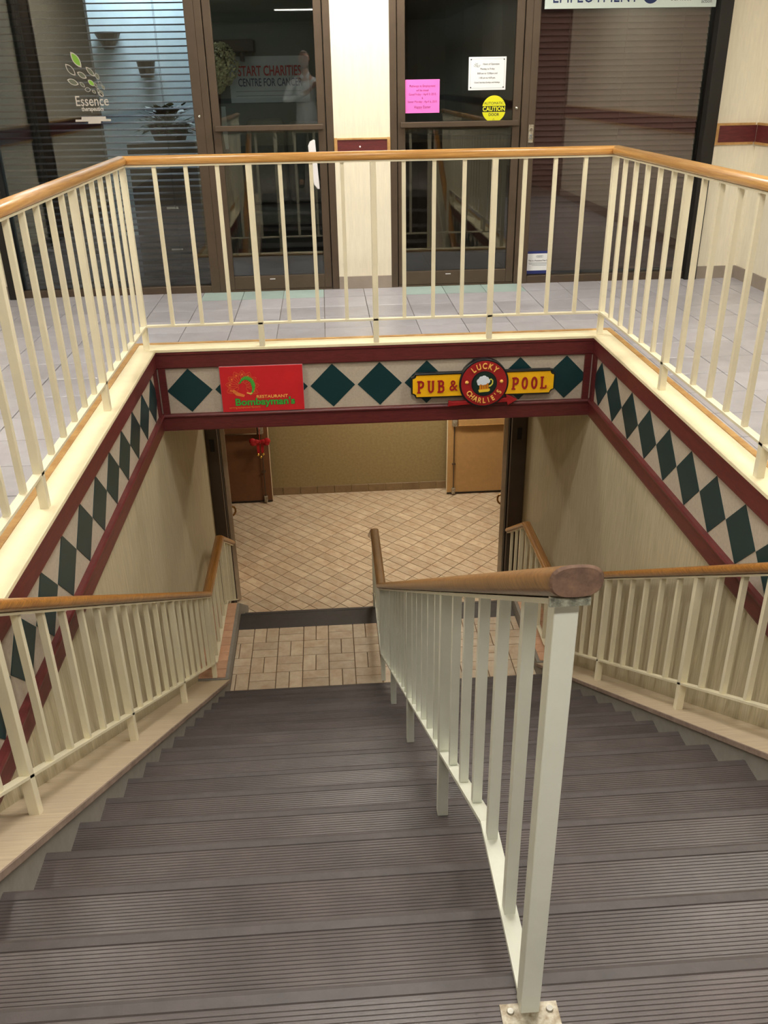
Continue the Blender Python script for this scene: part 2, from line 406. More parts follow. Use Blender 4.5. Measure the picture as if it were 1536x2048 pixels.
# chair-rail trims: maroon band between thin oak beads
def trim(name, parts): 
    root = struct(empty(name))
    for p, m, d in parts: bx(p, d, m, root)
    return root
trim('trim_1', [('band', MAROON, (-.118, .276, W-.024, W-.01, 1.072, 1.158)),
    ('side_bead', STRIP, (-.142, -.118, W-.030, W-.01, 1.060, 1.172)), ('side_bead', STRIP, (.276, .300, W-.030, W-.01, 1.060, 1.172)),
    ('bead', STRIP, (-.118, .276, W-.030, W-.01, 1.158, 1.170)), ('bead', STRIP, (-.118, .276, W-.030, W-.01, 1.062, 1.072))])
trim('trim_2', [('band', MAROON, (2.945, 3.255, W-.034, W-.02, 1.080, 1.205)), ('side_bead', STRIP, (2.918, 2.945, W-.040, W-.02, 1.060, 1.222)),
    ('bead', STRIP, (2.945, 3.24, W-.040, W-.02, 1.205, 1.222)), ('bead', STRIP, (2.945, 3.24, W-.040, W-.02, 1.062, 1.080))])
for nm, x0, x1, x2, s, cut in (('trim_3', 3.256, 3.27, 3.25, 1, (-1.6, .38)), ('trim_4', -3.27, -3.256, -3.25, -1, (3.1, 3.75))):
    a, c = (x0, x1); e = sorted((x2, 3.27*s)); L = []
    for y0, y1 in ((-13, cut[0]), (cut[1], W-.04)):
        L += [('band', MAROON, (a, c, y0, y1, 1.080, 1.205)), ('bead', STRIP, (e[0], e[1], y0, y1, 1.205, 1.222)), ('bead', STRIP, (e[0], e[1], y0, y1, 1.062, 1.080))]
    trim(nm, L)
trim('trim_5', [('band', MAROON, (-3.25, 3.25, -13, -12.986, 1.080, 1.205))])
for nm, d in (('baseboard_pier', (-.142, .300, W-.022, W-.01, -.012, .100)), ('baseboard_far_right', (2.915, 3.27, W-.032, W-.02, -.012, .100)),
              ('baseboard_far_left', (-3.27, -2.86, W-.032, W-.02, -.012, .100)),
              ('baseboard_right', (3.258, 3.27, -13, W-.032, -.012, .100)), ('baseboard_left', (-3.27, -3.258, -13, W-.032, -.012, .100))):
    struct(bx(nm, d, BASEM))
for x in (.06,):
    b = bm_(); ball(b, (0, 0, 0), .007, 1, .5, 1, 8, 6); s_ = obj('screw_cap', b, OFFW, pier, (x, W-.026, 1.106))

# ---- cap, oak strip and maroon trim round the opening
root = struct(empty('trim_6'))
Pth = [(XL-.045, -.6, 0), (XL-.045, D+.045, 0), (XR+.045, D+.045, 0), (XR+.045, -.6, 0)]
b = bm_(); sweep(b, [(-.048, -.012), (.078, -.012), (.078, .004), (.074, .008), (-.048, .008)], Pth); obj('cap', b, CAPM, root)
Pth2 = [(XL-.110, -.6, 0), (XL-.110, D+.110, 0), (XR+.110, D+.110, 0), (XR+.110, -.6, 0)]
b = bm_(); sweep(b, [(-.022, -.012), (.017, -.012), (.017, .012), (-.018, .012), (-.022, .008)], Pth2); obj('oak_strip', b, STRIP, root)
# maroon boards: profile (lateral towards the well, z)
def board(z0, z1, bead):
    b = bm_(); p = [(XL, -.6, 0), (XL, D, 0), (XR, D, 0), (XR, -.6, 0)]
    if bead:
        sweep(b, [(0, z0), (.022, z0), (.024, z0+.01), (.024, z1-.028), (.034, z1-.020), (.036, z1-.010), (.030, z1), (0, z1)], p)
    else:
        sweep(b, [(0, z0), (.020, z0), (.024, z0+.006), (.024, z1-.022), (.030, z1-.018), (.030, z1), (0, z1)], p)
    return b
troot = struct(empty('trim_7'))
obj('upper_board', board(-.126, -.012, False), MAROON, troot)
obj('lower_board', board(HB, -.446, True), MAROON, troot)
b = bm_(); sweep(b, [(0, -.446), (.004, -.446), (.004, -.126), (0, -.126)], [(XL, -.6, 0), (XL, D, 0), (XR, D, 0), (XR, -.6, 0)]); obj('band_panel', b, BAND, troot)
for (d) in ((XL+.03, XL+.075, D-.022, D-.004, -.446, -.126), (XL+.004, XL+.022, D-.075, D-.022, -.446, -.126),
            (XR-.075, XR-.03, D-.022, D-.004, -.446, -.126), (XR-.022, XR-.004, D-.075, D-.022, -.446, -.126)):
    bx('corner_board', d, MAROON, troot)
# diamonds
dm = bm_(); prism(dm, [(-.152, 0, 0), (0, 0, -.152), (.152, 0, 0), (0, 0, .152)], (0, -.003, 0)); d0 = obj('diamond', dm, GREEN, troot, (-1.203, D-.004, -.286))
for i in range(1, 9): inst('diamond', d0, troot, (-1.203+.3216*i, D-.004, -.286))
for i in range(0, 16):
    y = 4.425-.3115*i
    if y < -.3: break
    inst('diamond', d0, troot, (XL+.004, y, -.292), R(90)); inst('diamond', d0, troot, (XR-.004, y, -.292), R(-90))

# ================================================================ STAIRS
stairs = thing('staircase', 'ribbed dark brown rubber staircase running down from the foreground to the tiled landing', 'stairs')
def tread(y0, y1, z, ribs=True):
    """profile in YZ extruded along X: ribs, smooth nosing, rounded front, riser below"""
    prof = [(y0, z-.03), (y0, z-.003)]; y = y0+.004
    while ribs and y < y1-.044:
        prof += [(y, z-.0015), (y+.0012, z), (y+.0068, z), (y+.008, z-.0015)]; y += .0102
    prof += [(y1-.036, z-.0015), (y1-.034, z+.001), (y1-.012, z+.001), (y1-.004, z-.002), (y1, z-.010), (y1, z-.030), (y1-.004, z-.034), (y1-.010, z-.036),
             (y1-.018, z-RISE-.004), (y1-.030, z-RISE-.004), (y1-.034, z-.03)]
    b = bm_(); A = [b.verts.new((NL, p[0], p[1])) for p in prof]; B = [b.verts.new((NR, p[0], p[1])) for p in prof]
    for i in range(len(prof)): j = (i+1) % len(prof); b.faces.new((A[i], A[j], B[j], B[i]))
    return b
for k in range(16):
    y1 = k*RUN; y0 = y1-RUN-.03 if k else -.9
    tr_ = obj('tread', tread(y0, y1, -k*RISE), RUB, stairs)
    z = -k*RISE+.0014; b = bm_(); prism(b, [(NL, y1-.034, z-.003), (NL, y1-.034, z), (NL, y1-.012, z), (NL, y1-.003, z-.003), (NL, y1+.0014, z-.011), (NL, y1+.0014, z-.030), (NL, y1-.006, z-.030), (NL, y1-.006, z-.008)], (NR-NL, 0, 0)); obj('nosing', b, NOSE, tr_)
o = obj('landing_nosing', tread(5.528, 5.8, ZF, False), RUBD, stairs); o['label'] = 'smooth dark rubber nosing at the landing edge'
obj('tread', tread(5.8-.03, 5.8+RUN, ZF-RISE), RUB, stairs)
# concrete core under the flight so nothing is hollow
b = bm_(); core = [(-.9, -.04), (-.03, -.04)]
for k in range(16):
    core += [(k*RUN-.033, -k*RISE-.034), (k*RUN-.033, -(k+1)*RISE-.034)]
core += [(15*RUN, ZF-.04), (15*RUN, ZG-.012), (-.9, ZG-.012)]
prism(b, [(NL+.002, p[0], p[1]) for p in core], (NR-NL-.004, 0, 0)); obj('core', b, SKIRT, stairs)
b = bm_(); box(b, NL, NR, 15*RUN+.001, 5.77, ZG-.012, ZF-.162); box(b, NL, NR, 5.77, 6.06, ZG-.012, ZF-RISE-.04); obj('landing_base', b, SKIRT, stairs)
# ledges on both sides
def ledge(xw, xi, label, name='stair_ledge'):
    t = thing(name, label, 'ledge'); s = 1 if xi > xw else -1
    top = lambda y: -SL*y+.048
    x0, x1 = (xw, xi)
    b = bm_(); prism(b, [(x0, -.3, .048), (x0, 0, .048), (x0, 4.66, top(4.66)), (x0, 4.66, ZF-.1), (x0, 4.4, ZF-.1), (x0, -.3, -1.2)], (x1-x0, 0, 0)); obj('skirt', b, SKIRT, t)
    b = bm_(); e = s*.008
    prism(b, [(x0, -.3, .050), (x0, 0, .050), (x0, 4.67, top(4.67)), (x0, 4.67, top(4.67)+.022), (x0, 0, .072), (x0, -.3, .072)], (x1-x0+e*.5, 0, 0)); obj('ledge_board', b, PLY, t)
    b = bm_(); prism(b, [(x1+e*.5, -.3, .048), (x1+e*.5, 0, .048), (x1+e*.5, 4.67, top(4.67)-.002), (x1+e*.5, 4.67, top(4.67)+.0225), (x1+e*.5, 0, .0725), (x1+e*.5, -.3, .0725)], (e, 0, 0)); obj('edge_strip', b, PLYE, t)
    # landing curb with pink tiles on top
    xc = xi-s*.030
    b = bm_(); prism(b, [(xw, 4.662, ZG), (xw, 4.662, ZF+.110), (xw, 5.80, ZF+.110), (xw, 6.40, ZG+.06), (xw, 6.42, ZG)], (xi-xw-s*.004, 0, 0)); obj('curb', b, SKIRT, t)
    for i in range(10):
        y0 = 4.675+i*.1125
        bev(bx('curb_tile', (min(xw, xc), max(xw, xc), y0+.002, y0+.1105, ZF+.110, ZF+.119), TILEP, t), .002, 1)
    return t
ledge(XL, NL, 'sloping tan ledge under the left stair railing, pink tiles at its landing end')
ledge(XR, NR, 'sloping tan ledge under the right stair railing, beside the right stairwell wall')

# ================================================================ RAILINGS
HR = [(math.copysign(abs(math.cos(a))**.75, math.cos(a))*.038, math.copysign(abs(math.sin(a))**.8, math.sin(a))*.026) for a in [2*math.pi*i/24 for i in range(24)]]
FLAT = [(-.020, -.005), (.020, -.005), (.020, .005), (-.020, .005)]
FLATB = [(-.018, -.006), (.018, -.006), (.018, .006), (-.018, .006)]
def H(y): return -SL*y+.885 if y < 4.79 else (-SL*4.79+.885 if y < 5.73 else -SL*4.79+.885-SL*(y-5.73))
def B(y, c): 
    if c and y < .37: return -SL*.37+.234
    return -SL*y+.234 if y < 4.79 else (-SL*4.79+.234 if y < 5.73 else -SL*4.79+.234-SL*(y-5.73))
def stick(b, x, y, z0, z1, w_): box(b, x-w_/2, x+w_/2, y-w_/2, y+w_/2, z0, z1)
def stair_rail(x, label, centre=False, paint=PAINT, yend=6.42):
    t = thing('stair_railing', label, 'railing')
    ys = [-.115, 4.79, 5.73, yend]
    b = bm_(); sweep(b, HR, [(x, y, H(y)) for y in ys], caps=False)
    obj('handrail', b, OAKC if centre else OAKY, t, smooth=True)
    for y, nm in ((ys[0], 'worn_end'), (ys[-1], 'worn_end')):
        b = bm_(); d = -.004 if y < 0 else .004; ring = [(x+l, y, H(y)+u) for l, u in HR]; rin = [(x+l*.9, y+d, H(y)+u*.9) for l, u in HR]
        A = [b.verts.new(p) for p in ring]; Bv = [b.verts.new(p) for p in rin]
        for i in range(24): b.faces.new((A[i], A[(i+1) % 24], Bv[(i+1) % 24], Bv[i]))
        b.faces.new(Bv); e = obj(nm, b, ENDG, t)
        if centre and y < 0: e['label'] = 'worn bare wooden rail end'
    b = bm_(); sweep(b, FLAT, [(x, y, H(y)-.032) for y in [-.108]+ys[1:]]); obj('top_bar', b, paint, t)
    if centre: bx('rail_bracket', (x-.034, x+.024, -.112, -.108, H(-.11)-.039, H(-.11)-.026), CHIP, t)
    yb = [-.052, .37, 4.79, 5.73, yend-.02] if centre else [-.07, 4.79, 5.73, yend-.02]
    b = bm_(); sweep(b, FLATB, [(x, y, B(y, centre)) for y in yb]); obj('bottom_bar', b, paint, t)
    k = 0
    for i in range(0, 34):
        y = -.072+i*.1983
        if y > yend-.06: break
        top = H(y)-.030
        if i % 6 == 0:
            if centre:
                kk = max(0, math.ceil(y/RUN-1e-6)); foot = -kk*RISE if y < 4.4 else (ZF if y < 5.8 else ZF-RISE)
            else: foot = (-SL*y+.068 if y > 0 else .070) if y < 4.66 else (ZF+.118 if y < 5.80 else ZF+.11-SL*.06)
            b = bm_(); stick(b, x-.002 if centre else x, y, foot, top, .036); bev(obj('post', b, paint, t), .002)
            if centre:
                pl = bx('base_plate', (x-.056, x+.052, y-.056, y+.002, foot, foot+.004), STEEL, t) if y < 0 else None
                if pl:
                    for sx_ in (-.038, .036):
                        b = bm_(); g = bmesh.ops.create_cone(b, cap_ends=True, segments=12, radius1=.0075, radius2=.006, depth=.004); bmesh.ops.translate(b, vec=(x+sx_, y-.014, foot+.006), verts=g['verts'])
                        obj('screw', b, CHROME, pl)
        else:
            b = bm_(); stick(b, x, y, B(y, centre)+.004, top, .0235); obj('baluster', b, paint, t)
    return t
stair_rail(.075, 'central stair railing with pale posts and a worn blunt oak handrail end nearest the viewer', True, PAINTC, 6.3)
stair_rail(-1.290, 'left stair railing, cream balusters and oak handrail, standing on the left ledge')
stair_rail(1.440, 'right stair railing, cream balusters and oak handrail, standing on the right ledge')

# upper guard railing: a U round the opening
gt = thing('guard_railing', 'U shaped cream guard railing with oak handrail around the stair opening', 'railing')
GX0, GX1, GY, GH = -1.448, 1.578, 4.592, 1.163
pts = [(GX0, -.25), (GX0, GY), (GX1, GY), (GX1, -.25)]
b = bm_(); sweep(b, HR, [(GX0, -.25, GH), (GX0, GY, GH)], caps=True); obj('handrail', b, OAKY, gt, smooth=True)
# mitre the three legs exactly by sweeping the whole path and splitting by material
def leg(p0, p1, m, ends):
    b = bm_(); P0, P1 = Vector((*p0, GH)), Vector((*p1, GH)); t = (P1-P0).normalized(); n = Vector((t.y, -t.x, 0))
    ra = [b.verts.new(P0 + n*l + Vector((0,0,u)) + t*(l*ends[0])) for l, u in HR]; rb = [b.verts.new(P1 + n*l + Vector((0,0,u)) + t*(l*ends[1])) for l, u in HR]
    for i in range(24): b.faces.new((ra[i], ra[(i+1)%24], rb[(i+1)%24], rb[i]))
    b.faces.new(ra[::-1]); b.faces.new(rb); return obj('handrail', b, m, gt, smooth=True)
bpy.data.objects.remove([o for o in gt.children if o.name.startswith('handrail')][0])
leg(pts[0], pts[1], OAKG, (0, -1)); leg(pts[1], pts[2], OAKX, (1, -1)); leg(pts[2], pts[3], OAKG, (1, 0))
b = bm_(); sweep(b, FLAT, [(x, y, GH-.031) for x, y in pts]); obj('top_bar', b, PAINT, gt)
b = bm_(); sweep(b, FLATB, [(x, y, .160) for x, y in pts]); obj('bottom_bar', b, PAINT, gt)
def gpost(x, y):
    b = bm_(); stick(b, x, y, .006, GH-.030, .036); bev(obj('post', b, PAINT, gt), .002)
def gbal(x, y):
    b = bm_(); stick(b, x, y, .164, GH-.030, .0235); obj('baluster', b, PAINT, gt)
for i in range(17):
    x = GX0+(GX1-GX0)*i/16; (gpost if i % 4 == 0 else gbal)(x, GY)
for X in (GX0, GX1):
    for i in range(1, 25): (gpost if i % 6 == 0 else gbal)(X, GY-i*.1983)

# ================================================================ LOWER DOORWAY AND DOORS
for nm, xa, xb, lab in (('doorway_post', XL, -1.318, 'dark brown door post at the foot of the left stairwell wall'), ('doorway_post', 1.425, XR, 'dark brown door post at the foot of the right stairwell wall')):
    t = thing(nm, lab, 'door frame'); bx('post', (xa, xb, 6.44, 6.60, ZG, -.98), JAMB, t, .004)
    s = 1 if xa < 0 else -1; xo = xb if xa < 0 else xa
    bx('door_stop', (min(xo, xo+s*.012), max(xo, xo+s*.005), 6.50, 6.56, ZG, -.98), BRONZED, t)
    xm = (xa+xb)/2
    bx('strike_plate', (xm-.022, xm+.022, 6.434, 6.441, -1.48, -1.36), BRONZED, t, .003)
for s, xe, lab in ((1, -1.268, 'open door leaf seen edge on beside the left door post, brass ring pull'), (-1, 1.378, 'open door leaf seen edge on beside the right door post, brass ring pull')):
    t = thing('open_door', lab, 'door', (xe, 6.60, 0)); x0, x1 = (-.044, 0) if s > 0 else (0, .044)
    bx('leaf', (x0, x1, 0, .90, ZG+.012, -1.0), LEAFE, t, .003)
    b = bm_()
    tube(b, [(0, .05, -2.15), (s*.022, .055, -2.16), (s*.034, .06, -2.185), (s*.034, .06, -2.215), (s*.022, .055, -2.238), (0, .05, -2.25)], .010, 8); obj('pull_handle', b, BRASS, t, smooth=True)
    bx('hinge', (min(0, s*.006), max(0, s*.006), .83, .90, -1.5, -1.38), BRASS, t)
    t.rotation_euler = (0, 0, R(12) if s > 0 else R(-16))
def hall_door(x0, x1, free, m, label):
    """held-open door leaf standing in front of the far wall; free: x of the free edge"""
    t = thing('hall_door', label, 'door'); s = 1 if x1 > free+.1 else -1
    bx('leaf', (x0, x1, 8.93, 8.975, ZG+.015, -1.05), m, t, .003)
    f = free; a, c = sorted((f, f+s*.006)); bx('edge_strip', (a-.001 if s > 0 else a, c if s > 0 else c+.001, 8.928, 8.977, ZG+.012, -1.05), PAINT if m is DOORT else LEAFE, t)
    xr = f+s*.085; b = bm_(); tube(b, [(xr, 8.905, ZG+.10), (xr, 8.905, -2.25)], .007, 8); rod = obj('vertical_rod', b, BRONZE, t)
    b = bm_(); box(b, xr-.022, xr+.022, 8.885, 8.93, ZG+.02, ZG+.10); bev(obj('bottom_latch', b, STEEL, t), .006)
    bx('rod_guide', (xr-.022, xr+.022, 8.898, 8.93, -2.78, -2.768), BRONZE, t)
    xa, xb = sorted((f+s*.13, f+s*.86)); bx('push_bar', (xa, xb, 8.868, 8.905, -2.245, -2.17), m, t, .006); bx('bar_lip', (xa, xb, 8.860, 8.867, -2.250, -2.240), STRIP if m is DOORT else CHROME, t)
    bx('bar_housing', (min(xr-.03, xr+.03), max(xr-.03, xr+.03), 8.87, 8.93, -2.26, -2.10), STEEL, t, .005)
    for q in (xa+.01, xb-.03): bx('bar_bracket', (q, q+.02, 8.90, 8.932, -2.24, -2.18), BRONZE, t)
    # floor stop and wall bracket that hold the leaf open
    bx('kick_edge', (x0+.004, x1-.004, 8.926, 8.931, ZG+.015, ZG+.03), BRONZED, t)
    return t
hall_door(-2.02, -1.052, -1.052, DOORB_SHADED, 'brown lower hall door with shade painted into its colour, with push bar, carrying the red bow')
hall_door(1.160, 2.12, 1.160, DOORT, 'light tan lower hall door with cream push bar, right of the far wall')
# bow with bells hanging from the left push bar
t = thing('red_bow', 'red ribbon bow with three gold bells hanging on the brown door', 'bow', (-1.15, 8.850, -2.34)); t.scale = (1.3, 1, 1.25)
REDR = mat('red_ribbon', (176, 16, 26), .55, var=.1, scale=20)
for s in (-1, 1):
    b = bm_()
    for dx, dz, r_, sx_, sz_ in ((.034, .004, .030, 1.1, .75), (.068, .008, .034, .95, .95), (.060, -.018, .030, 1.0, .8)):
        ball(b, (s*dx, -.020, dz), r_, sx_, .55, sz_, 14, 10)
    obj('bow_loop', b, REDR, t, smooth=True)
b = bm_(); ball(b, (0, -.018, 0), .018, 1, .8, 1); obj('knot', b, REDR, t, smooth=True)
for s in (-1, 1):
    b = bm_(); prism(b, [(s*.004, -.006, 0), (s*.036, -.006, -.006), (s*.030, -.008, -.135), (s*.006, -.008, -.120)], (0, .003, 0)); obj('ribbon_tail', b, REDR, t)
for dx, dz in ((-.024, -.132), (.024, -.128), (.0, -.158)):
    b = bm_(); ball(b, (dx, -.022, dz), .014); ball(b, (dx, -.022, dz-.013), .005); obj('bell', b, GOLD, t, smooth=True)
b = bm_(); tube(b, [(0, -.004, .01), (0, .006, .07), (.0, .030, .168), (0, .034, .166)], .003, 6); obj('hanging_cord', b, REDR, t)

# ================================================================ SIGNS ON THE HEADER
YS = D-.036
s1 = thing('restaurant_sign', 'red restaurant board with peacock emblem and green lettering on the header', 'sign', (0, 0, 0))
Rt = Matrix.Rotation(0, 4, 'X')
bx('board', (-.990, -.438, YS, YS+.010, -.440, -.124), RED, s1, .002)
bx('board_edge', (-.992, -.436, YS+.004, YS+.011, -.442, -.122), mat('pale_board_edge', (206, 150, 156), .5), s1)
yf = YS-.0015
b = bm_(); cx, cz = -.846, -.262
for a in range(-25, 226, 28):
    r1, r2 = .058, .112; d = Vector((math.cos(R(a)), math.sin(R(a)))); n = Vector((-d.y, d.x))
    lp = []
    for q in range(13):
        u = q/12; wd = math.sin(math.pi*u)**.8*.024; lp.append((Vector((cx, cz)) + d*(r1*.45+(r2-r1*.45)*u), wd))
    loop = [p+n*wd for p, wd in lp] + [p-n*wd for p, wd in lp[::-1]]
    stroke(b, [tuple(p) for p in loop], .0028, yf, .0015)
    c2 = Vector((cx, cz))+d*.085; stroke(b, circ(c2.x, c2.y, .0125, 12), .0022, yf, .0015, True)
obj('feather_outline', b, ORGD, s1)
b = bm_()
for a in range(-25, 226, 28):
    c2 = Vector((cx, cz))+Vector((math.cos(R(a)), math.sin(R(a))))*.084; poly(b, circ(c2.x, c2.y, .0062, 10), yf, .0015)
poly(b, [(cx-.075, cz-.030), (cx-.045, cz-.062), (cx+.005, cz-.074), (cx+.012, cz-.060), (cx-.030, cz-.042), (cx-.06, cz-.018)], yf, .0015)
obj('feather_eye', b, ORG, s1)
b = bm_(); N = []
for q in range(17):
    a = 150-q*13.5; rr0 = .058; px, pz = cx+.028+rr0*.8*math.cos(R(a)), cz-.002+rr0*1.05*math.sin(R(a)); N.append((px, pz, .007+.021*math.sin(math.pi*min(1, q/13))**.9+ (.006 if q > 9 else 0)))
for A, B2 in zip(N, N[1:]):
    d = (Vector(B2[:2])-Vector(A[:2])).normalized(); n = Vector((-d.y, d.x))
    poly(b, [Vector(A[:2])+n*A[2]/2, Vector(B2[:2])+n*B2[2]/2, Vector(B2[:2])-n*B2[2]/2, Vector(A[:2])-n*A[2]/2], yf-.0006, .002)
poly(b, [(cx-.030, cz+.020), (cx-.008, cz+.034), (cx-.006, cz+.024)], yf-.0006, .002)
obj('peacock', b, GRN, s1)
b = bm_(); stroke(b, [(cx+.026, cz-.044), (cx+.050, cz-.052), (cx+.062, cz-.046)], .009, yf-.0012, .002); obj('peacock_collar', b, LYEL, s1)
text('lettering', 'RESTAURANT', -.652, yf, -.338, .029, LYEL, s1, extr=.0006, off=.0004, sx=1.18)
text('lettering', "Bombayman's", -.702, yf+.0006, -.374, .068, GRND, s1, extr=.0004, off=.0035, sx=1.08)
text('lettering', "Bombayman's", -.702, yf-.0004, -.374, .068, GRN, s1, extr=.0006, off=.0014, sx=1.08)
text('lettering', 'serving sumptuous flavours', -.842, yf, -.410, .0195, ORG, s1, extr=.0006, sx=.98)

s2 = thing('pub_sign', 'carved yellow and red pub sign with round beer mug emblem and red arrow', 'sign')
yb = D-.058
def notched(x0, x1, z0, z1, n):
    P0 = []
    for (cx_, cz_, a0) in ((x0, z0, 90), (x1, z0, 180), (x1, z1, 270), (x0, z1, 0)):
        for q in range(5):
            a = R(a0 - q*22.5); P0.append((cx_+n*math.cos(a), cz_+n*math.sin(a)))
    return P0
rot = 0
b = bm_(); poly(b, notched(.294, 1.284, -.386, -.208, .030), yb, .034); bev(obj('back_panel', b, BLACK, s2), .004)
b = bm_(); poly(b, notched(.304, 1.274, -.374, -.222, .026), yb-.004, .006); obj('yellow_panel', b, YEL, s2)
b = bm_(); tube(b, [(.318, yb-.004, -.212), (1.262, yb-.004, -.212)], .0085, 8); obj('top_moulding', b, BLACK, s2)
ec = (.790, -.288)
b = bm_(); poly(b, circ(*ec, .170, 48), yb-.020, .05); bev(obj('roundel', b, BLACK, s2), .006, 3)
b = bm_(); poly(b, circ(*ec, .157, 48), yb-.024, .006); obj('red_ring', b, DRED, s2)
b = bm_(); poly(b, circ(*ec, .088, 40), yb-.027, .006); obj('ring_border', b, BLACK, s2)
b = bm_(); poly(b, circ(*ec, .078, 40), yb-.029, .006); obj('green_disc', b, DGRN, s2)
y_ = yb-.033
def mg(p): return (ec[0]+p[0]*.95, ec[1]+p[1]*.95)
b = bm_(); poly(b, [mg(p) for p in ((-.036, .006), (.030, .012), (.034, -.040), (-.034, -.046))], y_, .005); obj('mug_glass', b, mat('amber', (226, 140, 30), .3), s2)
b = bm_()
for x in (-.020, -.004, .012, .026): stroke(b, [mg((x, .002)), mg((x+.002, -.036))], .0028, y_-.001, .002)
obj('mug_ribs', b, BLACK, s2)
b = bm_(); poly(b, [mg(p) for p in ((-.042, -.044), (.040, -.036), (.042, -.050), (.030, -.058), (-.036, -.062))], y_-.001, .006); obj('mug_base', b, mat('mug_yellow', (232, 200, 60), .3), s2)
b = bm_(); stroke(b, [mg(p) for p in ((.030, .026), (.048, .034), (.060, .022), (.058, .000), (.044, -.016), (.032, -.018))], .008, y_, .005); obj('mug_handle', b, mat('mug_handle_yellow', (220, 210, 90), .3), s2)
b = bm_()
for x, z, r in ((-.038, .020, .017), (-.022, .036, .018), (-.002, .042, .018), (.016, .034, .016), (.026, .020, .014), (-.010, .018, .024), (-.040, .002, .010), (.004, .012, .016)):
    c_ = mg((x, z)); poly(b, circ(c_[0], c_[1], r, 14), y_-.003-abs(x)*.02, .008)
obj('foam', b, mat('foam_white', (222, 232, 246), .6), s2)
for x in (-.119, .119):
    b = bm_(); ball(b, (ec[0]+x, yb-.026, ec[1]+.012), .0125, 1, .5, 1); obj('ring_stud', b, LYEL, s2, smooth=True)
def arc_text(s, r, a0, a1, flip, size, m):
    b = bm_(); n = len(s)
    for i, ch in enumerate(s):
        a = a0+(a1-a0)*i/(n-1); x, z = ec[0]+r*math.cos(R(a)), ec[1]+r*math.sin(R(a))
        glyph(b, ch, size, face_m(x, yb-.027, z, R(a+90 if flip else a-90)), .003, .0011, .82)
    me = bpy.data.meshes.new('lettering'); b.to_mesh(me); b.free(); me.materials.append(m); o = bpy.data.objects.new('lettering', me); C.objects.link(o); o.parent = s2
arc_text('LUCKY', .121, 128, 52, False, .056, LYEL)
arc_text("CHARLIE'S", .122, 212, 330, True, .050, LYEL)
LET = {'P': [[(.20, 0), (.20, 1)], [(.2, .96), (.5, .96), (.68, .86), (.70, .70), (.64, .54), (.48, .46), (.2, .46)], [(0, .03), (.42, .03)], [(0, .97), (.3, .97)]],
       'U': [[(.18, 1), (.18, .28), (.26, .10), (.42, .04), (.58, .10), (.66, .28), (.66, 1)], [(0, .97), (.34, .97)], [(.52, .97), (.80, .97)]],
       'B': [[(.20, 0), (.20, 1)], [(.2, .96), (.5, .96), (.64, .86), (.64, .66), (.5, .54), (.2, .54)], [(.5, .54), (.68, .44), (.70, .18), (.54, .04), (.2, .04)], [(0, .03), (.3, .03)], [(0, .97), (.3, .97)]],
       'O': [circ(.4, .5, .26, 20, rz=.45)+[(.66, .5)]], 'L': [[(.20, 0), (.20, 1)], [(0, .97), (.40, .97)], [(0, .04), (.66, .04)], [(.66, .0), (.68, .26)]]}
def slab(s, x, z, h, adv):
    b = bm_()
    for ch in s:
        if ch in LET:
            for q, st in enumerate(LET[ch]):
                wd = .013 if q < (3 if ch == 'B' else (2 if ch == 'P' else 1)) else .009
                stroke(b, [(x+p[0]*h*.72, z+p[1]*h) for p in st], wd, yb-.010-.0004*q, .008)
            x += adv
    return b
obj('lettering', slab('PUB', .334, -.344, .082, .0695), DRED, s2); obj('lettering', slab('POOL', .985, -.342, .082, .0655), DRED, s2)
text('lettering', '&', .582, yb-.006, -.303, .106, DRED, s2, extr=.004, off=.0008, sx=.86)
b = bm_(); poly(b, [(.548, -.452), (.552, -.410), (.575, -.418), (.80, -.410), (.952, -.402), (.948, -.376), (1.030, -.418), (.962, -.456), (.957, -.432), (.80, -.436), (.575, -.446)], yb-.008, .030)
bev(obj('arrow', b, DRED, s2), .003)

# ================================================================ SHOPFRONT
def frame_bar(t, n, d, m=BRONZE): return bx(n, d, m, t, .004)
yg = W+.03
win1 = struct(empty('window_1'))
for n, d in (('mullion', (-1.212, -1.140, W-.015, W+.075, -.012, 2.75)), ('sill_bar', (-2.76, -1.212, W-.010, W+.07, -.012, .055)), ('head_bar', (-2.76, -1.212, W-.01, W+.07, 2.68, 2.75))): frame_bar(win1, n, d)
frame_bar(win1, 'side_column', (-2.86, -2.76, W-.06, W+.075, -.012, 2.75), BRONZED)
bx('pane', (-2.76, -1.212, yg, yg+.006, .055, 2.68), GLASS, win1)
b = bm_(); ball(b, (-1.172, W-.018, 1.345), .011, 1, .6, 1, 10, 8); obj('lock_cylinder', b, CHROME, win1, smooth=True)
win2 = struct(empty('window_2'))
for n, d in (('mullion', (1.395, 1.452, W-.015, W+.075, -.012, 2.75)), ('sill_bar', (1.452, 2.815, W-.010, W+.07, -.012, .06)), ('head_bar', (1.452, 2.815, W-.01, W+.07, 2.68, 2.75))): frame_bar(win2, n, d)
frame_bar(win2, 'side_column', (2.815, 2.915, W-.06, W+.075, -.012, 2.75), BRONZED)
bx('pane', (1.452, 2.815, yg, yg+.006, .06, 2.68), GLASS, win2)
